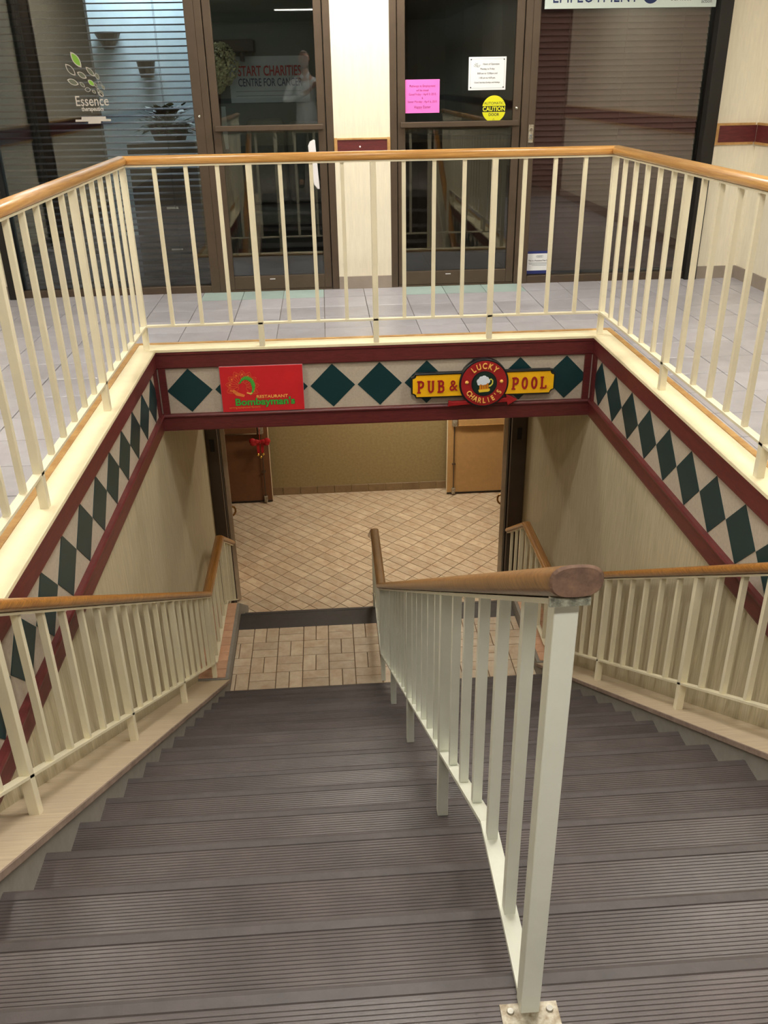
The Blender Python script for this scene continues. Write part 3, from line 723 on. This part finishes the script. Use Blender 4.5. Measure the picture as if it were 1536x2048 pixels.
def shop_door(name, x0, x1, hinge_left):
    t = struct(empty(name)); ft = .062
    bx('jamb', (x0, x0+.055, W-.015, W+.075, -.012, 2.75), BRONZE, t, .004); bx('jamb', (x1-.055, x1, W-.015, W+.075, -.012, 2.75), BRONZE, t, .004)
    a, c = x0+.060, x1-.060
    bx('stile', (a, a+ft, W, W+.045, .01, 2.70), BRONZE, t, .004); bx('stile', (c-ft, c, W, W+.045, .01, 2.70), BRONZE, t, .004)
    bx('bottom_rail', (a+ft, c-ft, W, W+.045, .01, .122), BRONZE, t, .004); bx('top_rail', (a+ft, c-ft, W, W+.045, 2.62, 2.70), BRONZE, t, .004)
    bx('pane', (a+ft, c-ft, W+.02, W+.026, .122, 2.62), GLASS, t)
    pb = bx('push_bar', (a+.02, c-.02, W-.050, W-.012, 1.236, 1.276), BRONZE, t, .005)
    for q in (a+.03, c-.06): bx('bar_arm', (q, q+.03, W-.02, W, 1.240, 1.272), BRONZE, t)
    bx('threshold', (a, c, W-.012, W+.06, -.004, .010), BRONZE, t)
    return t
door1 = shop_door('door_1', -1.140, -.142, True)
door2 = shop_door('door_2', .300, 1.395, False)
b = bm_(); prf = [(-.318, 1.165), (-.296, 1.170), (-.285, 1.160), (-.278, .805), (-.292, .798), (-.318, .835)]
prism(b, [(p[0]-.004, W-.035, p[1]) for p in [(-.345, 1.120), (-.330, 1.150), (-.300, 1.165), (-.288, 1.160), (-.268, .800), (-.285, .800), (-.312, .835), (-.338, 1.0)]], (0, .02, 0)); bev(obj('pull_handle', b, OFFW, door1), .004)
bx('handle_mount', (-.318, -.290, W-.016, W, .86, 1.10), OFFW, door1)
b = bm_(); ball(b, (1.300, W-.004, 1.36), .013, 1, .6, 1, 10, 8); obj('lock_cylinder', b, CHROME, door2, smooth=True)
for dr, x in ((door1, -.70), (door2, .78)): bx('rail_label', (x-.022, x+.022, W-.002, W, .092, .099), OFFW, dr)

# keypad on the mullion
t = thing('door_switch', 'small grey keyed switch plate on the mullion beside the right shop door', 'switch')
bx('plate', (1.402, 1.440, W-.024, W-.014, 1.108, 1.240), STEEL, t, .003)
b = bm_(); g = bmesh.ops.create_cone(b, cap_ends=True, segments=14, radius1=.011, radius2=.011, depth=.006); bmesh.ops.rotate(b, verts=g['verts'], matrix=Matrix.Rotation(R(90), 3, 'X')); bmesh.ops.translate(b, vec=(1.421, W-.026, 1.205), verts=g['verts']); obj('key_lock', b, CHROME, t)
for z in (1.135, 1.155): bx('key', (1.411, 1.431, W-.027, W-.023, z, z+.012), INKG, t)

# window blinds
def blind(x0, x1, z0, z1, y, tilt, m, label, cords, pitch=.0565, width=.05):
    t = thing('window_blind', label, 'blind')
    b = bm_(); n = int((z1-z0)/pitch)
    sl0 = None
    for i in range(n):
        z = z0+pitch*i
        if sl0 is None:
            h = width/2; A = [(-h, 0), (-h*.5, .0022), (0, .003), (h*.5, .0022), (h, 0)]; sb = bm_()
            top = [sb.verts.new((x0, p[0], p[1])) for p in A]; tp2 = [sb.verts.new((x1, p[0], p[1])) for p in A]
            lo = [sb.verts.new((x0, p[0], p[1]-.0008)) for p in A]; lo2 = [sb.verts.new((x1, p[0], p[1]-.0008)) for p in A]
            for q in range(4): sb.faces.new((top[q], top[q+1], tp2[q+1], tp2[q])); sb.faces.new((lo[q+1], lo[q], lo2[q], lo2[q+1]))
            sb.faces.new((top[0], tp2[0], lo2[0], lo[0])); sb.faces.new((top[4], lo[4], lo2[4], tp2[4]))
            sl0 = obj('slat', sb, m, t, (0, y, z)); sl0.rotation_euler = (R(tilt), 0, 0)
        else:
            o = inst('slat', sl0, t, (0, y, z)); o.rotation_euler = (R(tilt), 0, 0)
    b.free()
    for x in cords:
        b = bm_(); box(b, x-.0012, x+.0012, y-width/2-.002, y-width/2, z0, z1); box(b, x-.0012, x+.0012, y+width/2, y+width/2+.002, z0, z1); obj('ladder_cord', b, m, t)
    bx('bottom_bar', (x0, x1, y-.02, y+.02, z0-.04, z0-.02), m, t)
    bx('head_bar', (x0, x1, y-.03, y+.03, z1, z1+.05), m, t)
    return t
blind(-2.74, -1.225, .12, 2.62, W+.10, 14, SLATD, 'open dark horizontal slat blind behind the left shop window', (-2.45, -1.95, -1.45), pitch=.0475)
blind(1.47, 2.80, .12, 2.62, W+.10, 62, SLATM, 'closed maroon brown slat blind behind the right shop window', (1.7, 2.15, 2.6), pitch=.042)

# notices on the glass
yn = W+.019
t = thing('pink_notice', 'bright pink paper notice taped to the right shop door glass', 'notice')
bx('sheet', (.424, .692, yn-.002, yn, 1.338, 1.574), PINK, t)
for s, z, sz in (('Pathways to Employment', 1.528, .0235), ('will be closed', 1.498, .021), ('Good Friday - April 3, 2015', 1.470, .0225), ('&', 1.444, .02), ('Easter Monday - April 6, 2015', 1.418, .0225), ('Happy Easter', 1.380, .029)):
    text('lettering', s, .558, yn-.0026, z, sz, INKP, t, extr=.0003, sx=.84)
t = thing('hours_notice', 'white opening hours notice on the right shop door glass, above the yellow sticker', 'notice')
bx('sheet', (.916, 1.208, yn-.004, yn, 1.492, 1.722), WHITE, t, .001)
b = bm_(); stroke(b, [(.930, 1.506), (1.194, 1.506), (1.194, 1.708), (.930, 1.708)], .0016, yn-.0046, .001, True); obj('border_line', b, INKG, t)
for x, z in ((.934, 1.704), (1.190, 1.704), (.934, 1.511), (1.190, 1.511)):
    b = bm_(); poly(b, circ(x, z, .005, 10), yn-.0055, .002); obj('screw', b, INK, t)
for s, x, z in (('Hours of Operation', 1.090, 1.672), ('Monday to Friday', 1.062, 1.639), ('8:00 am to 12:00pm and', 1.062, 1.608), ('1:00 pm to 4:30 pm.', 1.062, 1.577), ('Closed Saturdays,Sundays and Holidays', 1.062, 1.545)):
    text('lettering', s, x, yn-.0046, z, .0185 if len(s) < 30 else .0148, INK, t, extr=.0003, off=0, sx=.86)
b = bm_(); 
for q in range(4): stroke(b, circ(.972+.006*(q % 2), 1.664+.006*q, .018-.003*q, 12, 180, 340, .008), .0022, yn-.0046, .001)
stroke(b, [(.980, 1.652), (.996, 1.654), (1.004, 1.668)], .003, yn-.0046, .001); obj('swirl_logo', b, INKG, t)
t = thing('caution_sticker', 'round yellow automatic door caution sticker with black band on the glass', 'sticker')
cc = (1.124, 1.357); rz_ = .0965
b = bm_(); poly(b, circ(cc[0], cc[1], .094, 40, rz=rz_), yn-.001, .001); obj('disc', b, CYEL, t)
bx('band', (cc[0]-.096, cc[0]+.096, yn-.002, yn-.001, cc[1]-.021, cc[1]+.021), BLACK, t)
text('lettering', 'CAUTION', cc[0], yn-.0026, cc[1]-.001, .043, CYEL, t, extr=.0003, off=.0012, sx=.92)
text('lettering', 'AUTOMATIC', cc[0], yn-.0016, cc[1]+.040, .027, INK, t, extr=.0003, off=0)
text('lettering', 'DOOR', cc[0], yn-.0016, cc[1]-.041, .028, INK, t, extr=.0003, off=.0004)
b = bm_(); stroke(b, [(cc[0]-.008, cc[1]-.080), (cc[0]+.008, cc[1]-.080), (cc[0], cc[1]-.067)], .002, yn-.0016, .001, True); obj('warning_triangle', b, INK, t)
t = thing('window_card', 'pale card with navy edges low in the right shop window corner', 'notice')
yc = yg-.003
bx('sheet', (1.458, 1.668, yc, yg, .096, .236), WHITE, t); bx('navy_edge', (1.458, 1.668, yc, yg, .236, .256), BLUE, t); bx('navy_edge', (1.458, 1.668, yc, yg, .068, .096), BLUE, t)
text('lettering', 'This is a Fragrance Free Zone', 1.563, yc-.0005, .178, .0155, INK, t, extr=.0003, off=.0003)
for i, wd in enumerate((.094, .088, .062)): bx('fine_print', (1.563-wd, 1.563+wd, yc-.0006, yc, .158-i*.0105, .161-i*.0105), INKG, t)
b = bm_(); 
for q in range(5): stroke(b, circ(1.545+.010*q, .212, .010, 10, 20, 340, .007), .002, yc-.0006, .0006)
obj('swirl_logo', b, INKG, t)
t = thing('employment_banner', 'long white employment services banner across the top of the right shop window', 'sign')
bx('banner', (1.478, 2.795, W-.004, W+.002, 2.034, 2.30), mat('banner_white', (206, 220, 214), .6), t)
for q in (1.50, 2.12, 2.76): bx('banner_tab', (q, q+.02, W, yg, 2.27, 2.29), OFFW, t)
text('lettering', 'EMPLOYMENT', 1.862, W-.0046, 2.115, .140, INKB, t, extr=.0004, off=0, sx=.74)
b = bm_(); poly(b, circ(2.285, 2.120, .062, 24, rz=.060), W-.0050, .001); poly(b, [(2.31, 2.075), (2.352, 2.098), (2.345, 2.13), (2.30, 2.13)], W-.0054, .0014); obj('emblem', b, INKB, t)
text('lettering', 'Services', 2.520, W-.0046, 2.098, .062, INKG, t, extr=.0004, off=.001, sx=.8)
text('lettering', 'action', 2.720, W-.0046, 2.072, .034, INKG, t, extr=.0004, off=.0006)
# leaf decal on the left window
t = thing('leaf_decal', 'vinyl leaf cluster decal with lettering on the left shop window', 'decal')
Zc = lambda px, py: (-2.112+(px-130)*.00384+(py-100)*-.00042, 1.811-(py-100)*.00378)     # decal layout in metres on the pane
yd = yg-.0012
def leafshape(x0, z0, x1, z1, wd):
    a, c = Vector((x0, z0)), Vector((x1, z1)); d = c-a; n = Vector((-d.y, d.x)).normalized(); up_, dn = [], []
    for q in range(9):
        u = q/8; w_ = math.sin(math.pi*u)**.75*wd/2; up_.append(a+d*u+n*w_*(1.1-.2*u)); dn.append(a+d*u-n*w_*(.9+.2*u))
    return [tuple(p) for p in up_+dn[::-1][1:-1]]
LV = [(138,103,158,131,13,2),(127,124,146,145,11,0),(149,139,167,150,9,1),(166,130,183,147,8,1),(184,141,191,153,7,1),(129,152,151,161,10,1),(153,157,163,166,6,1),(169,153,182,164,8,2),
      (162,170,174,171,8,0),(180,158,187,167,5,1),(189,156,196,164,6,0),(176,172,184,177,5,1),(186,168,192,178,5,1),(191,172,198,184,7,1),(196,163,201,171,5,1),(187,175,198,184,6,1)]
for (xa, ya, xb, yb_, wd, kk) in LV:
    sh = leafshape(*Zc(xa, ya), *Zc(xb, yb_), wd*.0040); b = bm_()
    n_ = len(sh); cx2 = sum(p[0] for p in sh)/n_; cz2 = sum(p[1] for p in sh)/n_
    inn = [(cx2+(p[0]-cx2)*.80, cz2+(p[1]-cz2)*.80) for p in sh]
    for q in range(n_): poly(b, [sh[q], sh[(q+1) % n_], inn[(q+1) % n_], inn[q]], yd-.0006, .0006)
    bmesh.ops.remove_doubles(b, verts=b.verts, dist=1e-6)
    lf = obj('leaf_outline', b, DECAL, t)
    if kk: b = bm_(); poly(b, inn, yd, .0008); obj('leaf_fill', b, DECG if kk == 2 else DECF, lf)
x_, z_ = Zc(175, 192); text('lettering', 'Essence', x_, yd-.0006, z_, .100, DECAL, t, extr=.0003, off=.0006, sx=.80)
x_, z_ = Zc(176, 206); text('lettering', 'therapeutics', x_, yd-.0006, z_, .044, DECAL, t, extr=.0003, off=.001, sx=.76)
for (xa, xb, ya, yb2) in ((153, 201, 220, 225), (141, 211, 225, 229), (166, 191, 229, 233)):
    b = bm_(); p0, p1, p2, p3 = Zc(xa, ya), Zc(xb, ya), Zc(xb, yb2), Zc(xa, yb2); poly(b, [p0, p1, p2, p3], yd, .0008); obj('vinyl_strip', b, DECAL, t)

# ================================================================ OFFICES BEHIND THE GLASS
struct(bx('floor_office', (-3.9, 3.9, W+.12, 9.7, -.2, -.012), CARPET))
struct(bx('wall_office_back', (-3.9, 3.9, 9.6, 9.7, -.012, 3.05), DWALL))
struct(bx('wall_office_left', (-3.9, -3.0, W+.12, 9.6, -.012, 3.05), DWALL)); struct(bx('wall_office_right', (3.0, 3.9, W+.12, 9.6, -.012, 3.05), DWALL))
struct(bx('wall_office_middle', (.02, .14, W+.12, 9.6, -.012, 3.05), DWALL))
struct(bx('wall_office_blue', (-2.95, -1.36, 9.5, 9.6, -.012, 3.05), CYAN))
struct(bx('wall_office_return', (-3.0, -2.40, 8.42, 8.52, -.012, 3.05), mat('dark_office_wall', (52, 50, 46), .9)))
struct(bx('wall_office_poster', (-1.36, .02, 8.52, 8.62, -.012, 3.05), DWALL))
# curved charcoal partition in the right office
b = bm_(); ring = []
for q in range(13):
    a = R(200+q*11); ring.append((1.55+.95*math.cos(a), 9.0+.95*math.sin(a)))
outer = [(x, y) for x, y in ring]; inner = [(1.55+(x-1.55)*.94, 9.0+(y-9.0)*.94) for x, y in ring]
prism(b, [(x, y, -.012) for x, y in outer+inner[::-1]], (0, 0, 3.06))
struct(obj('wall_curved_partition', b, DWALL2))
bx_ = thing('reception_counter', 'dark curved reception counter inside the right shop behind the door', 'counter')
b = bm_(); prism(b, [(1.55+(x-1.55)*1.18, 9.0+(y-9.0)*1.18, -.012) for x, y in outer]+[(1.55+(x-1.55)*1.04, 9.0+(y-9.0)*1.04, -.012) for x, y in outer[::-1]], (0, 0, 1.06)); obj('counter_front', b, FURN, bx_)
b = bm_(); prism(b, [(1.55+(x-1.55)*1.22, 9.0+(y-9.0)*1.22, 1.048) for x, y in outer]+[(1.55+(x-1.55)*1.03, 9.0+(y-9.0)*1.03, 1.048) for x, y in outer[::-1]], (0, 0, .04)); obj('counter_top', b, BLACK, bx_)
# filing cabinet with plant
t = thing('low_cabinet', 'dark low cabinet behind the left blind, holding the leafy plant', 'cabinet')
bx('carcass', (-1.90, -1.24, 7.05, 7.50, -.012, 1.12), FURN, t, .006)
for z in (.10, .45, .80):
    dr = bx('drawer', (-1.88, -1.26, 7.035, 7.05, z-.07, z+.26), FURN, t, .004); bx('drawer_handle', (-1.62, -1.52, 7.015, 7.035, z+.14, z+.16), CHROME, dr)
t = thing('paper_sheet', 'white sheet of paper lying on the cabinet left of the plant', 'paper'); 
b = bm_(); prism(b, [(-1.89, 7.06, 1.121), (-1.77, 7.06, 1.121), (-1.76, 7.22, 1.121), (-1.88, 7.23, 1.121)], (0, 0, .002)); obj('sheet', b, WHITE, t)
t = thing('potted_plant', 'leafy green potted plant on the cabinet behind the left blind', 'plant', (-1.56, 7.26, 1.12))
b = bm_(); g = bmesh.ops.create_cone(b, cap_ends=True, segments=20, radius1=.13, radius2=.18, depth=.14); bmesh.ops.translate(b, vec=(0, 0, .072), verts=g['verts']); obj('pot', b, POT, t, smooth=False)
b = bm_(); rnd = random.Random(3)
for q in range(240):
    a = rnd.uniform(0, 6.28); el = rnd.uniform(-.35, 1.2); L = rnd.uniform(.08, .24); d = Vector((math.cos(a)*math.cos(el)*1.25, math.sin(a)*math.cos(el), math.sin(el)*.85)); c = Vector((0, 0, .13)) + d*L
    n = d.cross(Vector((0, 0, 1))).normalized()*.036; tip = c+d*.055+Vector((0, 0, -.02)); b.faces.new([b.verts.new(p) for p in (c-d*.02, c+n, tip, c-n)])
    if q % 3 == 0: tube(b, [(0, 0, .12), tuple(c-d*.02)], .0025, 4)
fo = obj('foliage', b, LEAFM, t); fo['kind'] = 'stuff'
for lab, x, z, r1, r2 in (('dark cone wall light on the pale blue wall, nearer the corner', -2.42, 1.99, .05, .14), ('dark wall light on the pale blue wall above the plant', -2.06, 1.72, .07, .10)):
    t = thing('wall_sconce', lab, 'wall light'); b = bm_(); g = bmesh.ops.create_cone(b, cap_ends=True, segments=16, radius1=r1, radius2=r2, depth=.16); bmesh.ops.translate(b, vec=(x, 9.40, z), verts=g['verts']); obj('shade', b, FURN, t)
    bx('wall_plate', (x-.04, x+.04, 9.48, 9.5, z-.06, z+.06), FURN, t)
# poster and flowers seen through the left shop door
t = thing('wall_poster', 'white poster with red and blue lettering seen through the left shop door', 'poster')
yp = 8.515
PBG = mat('poster_paper', (186, 196, 200), .8)
bx('sheet', (-1.115, -.335, yp-.004, yp+.003, 1.395, 1.805), PBG, t)
text('lettering', 'START CHARITIES', -.72, yp-.005, 1.672, .125, INKR, t, extr=.0005, off=.002, sx=.62)
text('lettering', 'CENTRE FOR CANCER', -.72, yp-.005, 1.572, .100, INKB, t, extr=.0005, off=.001, sx=.62)
for i in range(2): bx('fine_print', (-1.06, -.42, yp-.0046, yp-.004, 1.494-i*.04, 1.499-i*.04), INKG, t)
t = thing('flower_arrangement', 'cream flower arrangement in a dark vase seen through the left shop door', 'flowers', (-1.26, 8.15, 0))
b = bm_(); rnd = random.Random(5)
for q in range(2200):
    a = rnd.uniform(0, 6.28); el = rnd.uniform(-1.4, 1.5); d = Vector((math.cos(a)*math.cos(el), math.sin(a)*math.cos(el), math.sin(el)))
    c = Vector((d.x*.15, d.y*.12, 1.64+d.z*.17)) + (Vector((.11, 0, .09)) if q % 3 == 0 else Vector()); n = d.orthogonal().normalized(); m2 = d.cross(n); s = rnd.uniform(.009, .017); c += d*rnd.uniform(-.02, .012)
    b.faces.new([b.verts.new(c+n*s+d*.01), b.verts.new(c+m2*s), b.verts.new(c-n*s+d*.01), b.verts.new(c-m2*s)])
fl = obj('petals', b, CREAMF, t); fl['kind'] = 'stuff'
b = bm_(); tube(b, [(0, 0, -.012), (0, 0, .25), (0, 0, .7), (0, 0, 1.2), (0, 0, 1.5)], .12, 16, [1, 1.15, .9, .55, .7]); obj('vase', b, POT, t, smooth=True)
t = thing('wall_shelf', 'black wall shelf above the poster and flowers', 'shelf'); bx('shelf_board', (-1.34, -.84, 8.24, 8.518, 1.84, 1.94), BRONZED, t, .004); bx('shelf_bracket', (-1.2, -1.17, 8.30, 8.518, 1.76, 1.84), BRONZED, t); bx('shelf_bracket', (-.98, -.95, 8.30, 8.518, 1.76, 1.84), BRONZED, t)
t = thing('cushioned_bench', 'low bench with grey cushions beneath the poster', 'bench')
bx('seat', (-.98, -.20, 7.95, 8.45, .30, .44), CUSH, t, .03)
for q in (-.96, -.26): bx('bench_leg', (q, q+.05, 8.0, 8.4, -.012, .30), FURN, t)
bx('back_cushion', (-.98, -.60, 8.34, 8.50, .46, 1.25), CUSH, t, .05); bx('back_cushion', (-.58, -.20, 8.34, 8.50, .46, 1.22), CUSH, t, .05)
t = thing('leaning_panel', 'pale blue panel leaning behind the left shop door edge', 'panel')
bx('panel', (-1.34, -1.16, 8.30, 8.32, .985, 1.37), CYAN, t); bx('panel_stand', (-1.33, -1.17, 8.32, 8.50, -.012, .985), FURN, t)

# ================================================================ LIGHTS (fixtures of the place)
def troffer(x, y, z, lx, ly, m, label, cat='ceiling light', group=None):
    t = thing('ceiling_light', label, cat, group=group)
    bx('light_frame', (x-lx/2-.03, x+lx/2+.03, y-ly/2-.03, y+ly/2+.03, z-.02, z), OFFW, t); bx('diffuser', (x-lx/2, x+lx/2, y-ly/2, y+ly/2, z-.026, z-.018), m, t); return t
TL = ['long fluorescent ceiling light above the tiled walkway by the shop doors', 'long fluorescent ceiling light left of the stair opening', 'long fluorescent ceiling light right of the stair opening',
      'long fluorescent ceiling light directly above the stair flight', 'long fluorescent ceiling light behind the top of the stairs', 'long fluorescent ceiling light in the mall behind, on the left',
      'long fluorescent ceiling light in the mall behind, on the right', 'long fluorescent ceiling light farthest back in the mall']
for q, (x, y) in enumerate(TROFFERS): troffer(x, y, 3.05, 1.2, .3, LMP_HALL if y > -4 else LMP_BACK, TL[q], group='mall ceiling lights')
troffer(.7, 7.9, HB, 1.2, .3, LMP_LOW, 'warm ceiling light in the lower hall')
troffer(-2.0, 9.1, 3.05, 1.0, .2, LMP_OFF, 'cool ceiling light in the left office')

# ================================================================ THE PHOTOGRAPHER (seen reflected in the shop glass)
def skin_mesh(name, nodes, edges, m, parent, root=0, sub=2):
    """nodes: (x, y, z, radius); grown with a Skin modifier"""
    me = bpy.data.meshes.new(name); me.from_pydata([n[:3] for n in nodes], edges, []); me.materials.append(m)
    o = bpy.data.objects.new(name, me); C.objects.link(o); o.parent = parent
    md = o.modifiers.new('skin', 'SKIN'); md.use_smooth_shade = True
    me.skin_vertices.new(name='skin') if not me.skin_vertices else None
    sv = me.skin_vertices[0].data
    for i, n in enumerate(nodes): r_ = n[3] if isinstance(n[3], tuple) else (n[3], n[3]); sv[i].radius = r_; sv[i].use_root = (i == root)
    sd = o.modifiers.new('smooth', 'SUBSURF'); sd.levels = sub; sd.render_levels = sub
    return o
px, py = -.46, -1.56
person = thing('person', 'person in a white shirt and dark trousers holding up a phone with both hands', 'person', (px, py, 0))
# one body: pelvis, spine, neck, both legs, both arms (local coordinates)
body = [(0,0,1.02,(.145,.10)), (0,0,1.22,(.142,.105)), (0,0,1.45,(.175,.115)), (0,-.01,1.60,(.13,.09)), (0,0,1.70,.062), (0,.02,1.79,.064),
        (-.095,0,.92,.092), (-.12,.02,.52,.068), (-.13,0,.12,.045), (-.14,.13,.05,.040),
        (.095,0,.92,.092), (.12,.02,.52,.068), (.13,0,.12,.045), (.14,.13,.05,.040),
        (-.21,-.01,1.56,.066), (-.33,.06,1.30,.050), (.02,.30,1.42,.038), (.10,.355,1.49,.026),
        (.21,-.01,1.56,.066), (.40,.07,1.31,.050), (.36,.30,1.42,.038), (.32,.355,1.49,.026)]
be = [(0,1),(1,2),(2,3),(3,4),(4,5),(0,6),(6,7),(7,8),(8,9),(0,10),(10,11),(11,12),(12,13),(3,14),(14,15),(15,16),(16,17),(3,18),(18,19),(19,20),(20,21)]
bodyo = skin_mesh('body', body, be, SKIN, person)
def grow(idx, k): return [(body[i][0], body[i][1], body[i][2], tuple(q*k for q in body[i][3]) if isinstance(body[i][3], tuple) else body[i][3]*k) for i in idx]
sh = grow([0,1,2,3,14,15,16,18,19,20], 1.12); sh[0] = (0,0,1.02,(.190,.140)); sh.append((0,0,.90,(.190,.140))); sh.append((0,0,1.665,.085))
skin_mesh('shirt', sh, [(0,1),(1,2),(2,3),(3,4),(4,5),(5,6),(3,7),(7,8),(8,9),(0,10),(3,11)], SHIRT, person)
tr = grow([0,6,7,8,10,11,12], 1.16); tr[0] = (0,0,.98,(.170,.125)); tr += [(0,0,1.08,(.168,.122)), (-.128,.01,.06,.058), (.128,.01,.06,.058)]
skin_mesh('trousers', tr, [(7,0),(0,1),(1,2),(2,3),(3,8),(0,4),(4,5),(5,6),(6,9)], TROUS, person, root=1*0)
for s_ in (-1, 1): skin_mesh('shoe', [(s_*.13,-.04,.045,(.045,.045)), (s_*.135,.06,.040,(.050,.036)), (s_*.14,.19,.032,(.046,.028))], [(0,1),(1,2)], SHOE, person)
b = bm_()
for s_ in (-1, 1): prism(b, [(s_*.008, .088, 1.650), (s_*.070, .040, 1.725), (s_*.092, .060, 1.690), (s_*.050, .105, 1.610)], (0, .006, 0))
obj('collar', b, SHIRT, person)
# head
hz, hy = 1.885, .035
b = bm_(); vs_ = ball(b, (0, 0, 0), 1, .084, .103, .128, 24, 18)
for v in vs_:
    if v.co.z < -.02: k_ = 1+(v.co.z+.02)*1.7; v.co.x *= k_; v.co.y = v.co.y*(1+(v.co.z+.02)*1.0)+.006
    for s_ in (-1, 1):
        d2 = (v.co.x-s_*.032)**2+(v.co.z-.005)**2
        if v.co.y > .05: v.co.y -= .010*math.exp(-d2/.0003)
    if v.co.y > .06: v.co.y += .004*math.exp(-((v.co.x)**2/.0004+(v.co.z+.055)**2/.0002))
bmesh.ops.translate(b, vec=(0, hy, hz), verts=b.verts); head = obj('head', b, SKIN, person, smooth=True)
b = bm_(); prism(b, [(-.016, hy+.088, hz-.034), (.016, hy+.088, hz-.034), (0, hy+.122, hz-.028), ], (0, -.004, .014)); prism(b, [(-.008, hy+.09, hz+.016), (.008, hy+.09, hz+.016), (.006, hy+.118, hz-.020), (-.006, hy+.118, hz-.020)], (0, -.01, 0)); obj('nose', b, SKIN, head, smooth=True)
b = bm_(); ball(b, (0, hy+.088, hz-.060), .024, 1, .35, .25); obj('mouth', b, mat('lips', (160, 92, 84), .5), head, smooth=True)
for s_ in (-1, 1):
    b = bm_(); ball(b, (s_*.032, hy+.082, hz+.002), .012, 1, .6, .7); obj('eye', b, mat('eye_white', (225, 222, 216), .2), head, smooth=True)
    b = bm_(); ball(b, (s_*.032, hy+.0895, hz+.002), .0052, 1, .4, 1); obj('pupil', b, BLACK, head)
    b = bm_(); ball(b, (s_*.086, hy-.004, hz-.006), .032, .35, .6, 1); obj('ear', b, SKIN, head, smooth=True)
    b = bm_(); tube(b, [(s_*.018, hy+.092, hz+.026), (s_*.034, hy+.090, hz+.031), (s_*.050, hy+.078, hz+.026)], .004, 6); obj('eyebrow', b, HAIR, head)
b = bm_(); vs_ = ball(b, (0, 0, 0), 1, .090, .108, .132, 24, 16)
bmesh.ops.delete(b, geom=[v for v in b.verts if v.co.z < .03-(.09 if v.co.y < -.01 else 0) or (v.co.y > .045 and v.co.z < .085)], context='VERTS')
bmesh.ops.translate(b, vec=(0, hy-.004, hz+.004), verts=b.verts); hr = obj('hair', b, HAIR, head, smooth=True); sm = hr.modifiers.new('thick', 'SOLIDIFY'); sm.thickness = .008
# hands with five fingers each, closed round the phone edges
PHX, PHY, PHZ = -.2442-px, -1.150-py, 1.566
for s_ in (-1, 1):
    bx0 = PHX+s_*.062; by0 = PHY-.052; bz0 = 1.512
    nodes = [(PHX+s_*.100, PHY-.060, 1.480, .024), (bx0+s_*.020, by0+.006, bz0, (.020, .030)), (bx0+s_*.006, by0+.014, bz0+.034, (.016, .030))]
    ed = [(0,1),(1,2)]
    for f in range(4):
        L = (.050, .056, .052, .042)[f]; z = bz0+.058-f*.017; n0 = len(nodes)
        nodes += [(bx0+s_*.004, by0+.030, z, .0085), (bx0-s_*.004, PHY+.006, z+.003, .0082), (bx0-s_*.004-s_*L*.42, PHY+.015, z+.004, .0074)]
        ed += [(2 if f < 2 else 1, n0), (n0, n0+1), (n0+1, n0+2)]
    n0 = len(nodes); nodes += [(bx0+s_*.004, by0+.008, bz0-.006, .0105), (bx0-s_*.012, by0+.020, bz0+.018, .0098), (bx0-s_*.028, PHY-.016, bz0+.040, .0085)]
    ed += [(1, n0), (n0, n0+1), (n0+1, n0+2)]
    skin_mesh('hand', nodes, ed, SKIN, person, root=0, sub=1)
ph = thing('mobile_phone', 'black mobile phone held up in both hands by the person in the white shirt', 'phone', (px+PHX, py+PHY, PHZ))
bx('phone_body', (-.035, .035, -.005, .004, -.068, .068), BLACK, ph, .006); bx('phone_screen', (-.031, .031, -.0062, -.005, -.055, .055), DGRN, ph)
b = bm_(); ball(b, (.022, .0045, .055), .004, 1, .4, 1, 10, 6); obj('phone_lens', b, CHROME, ph)
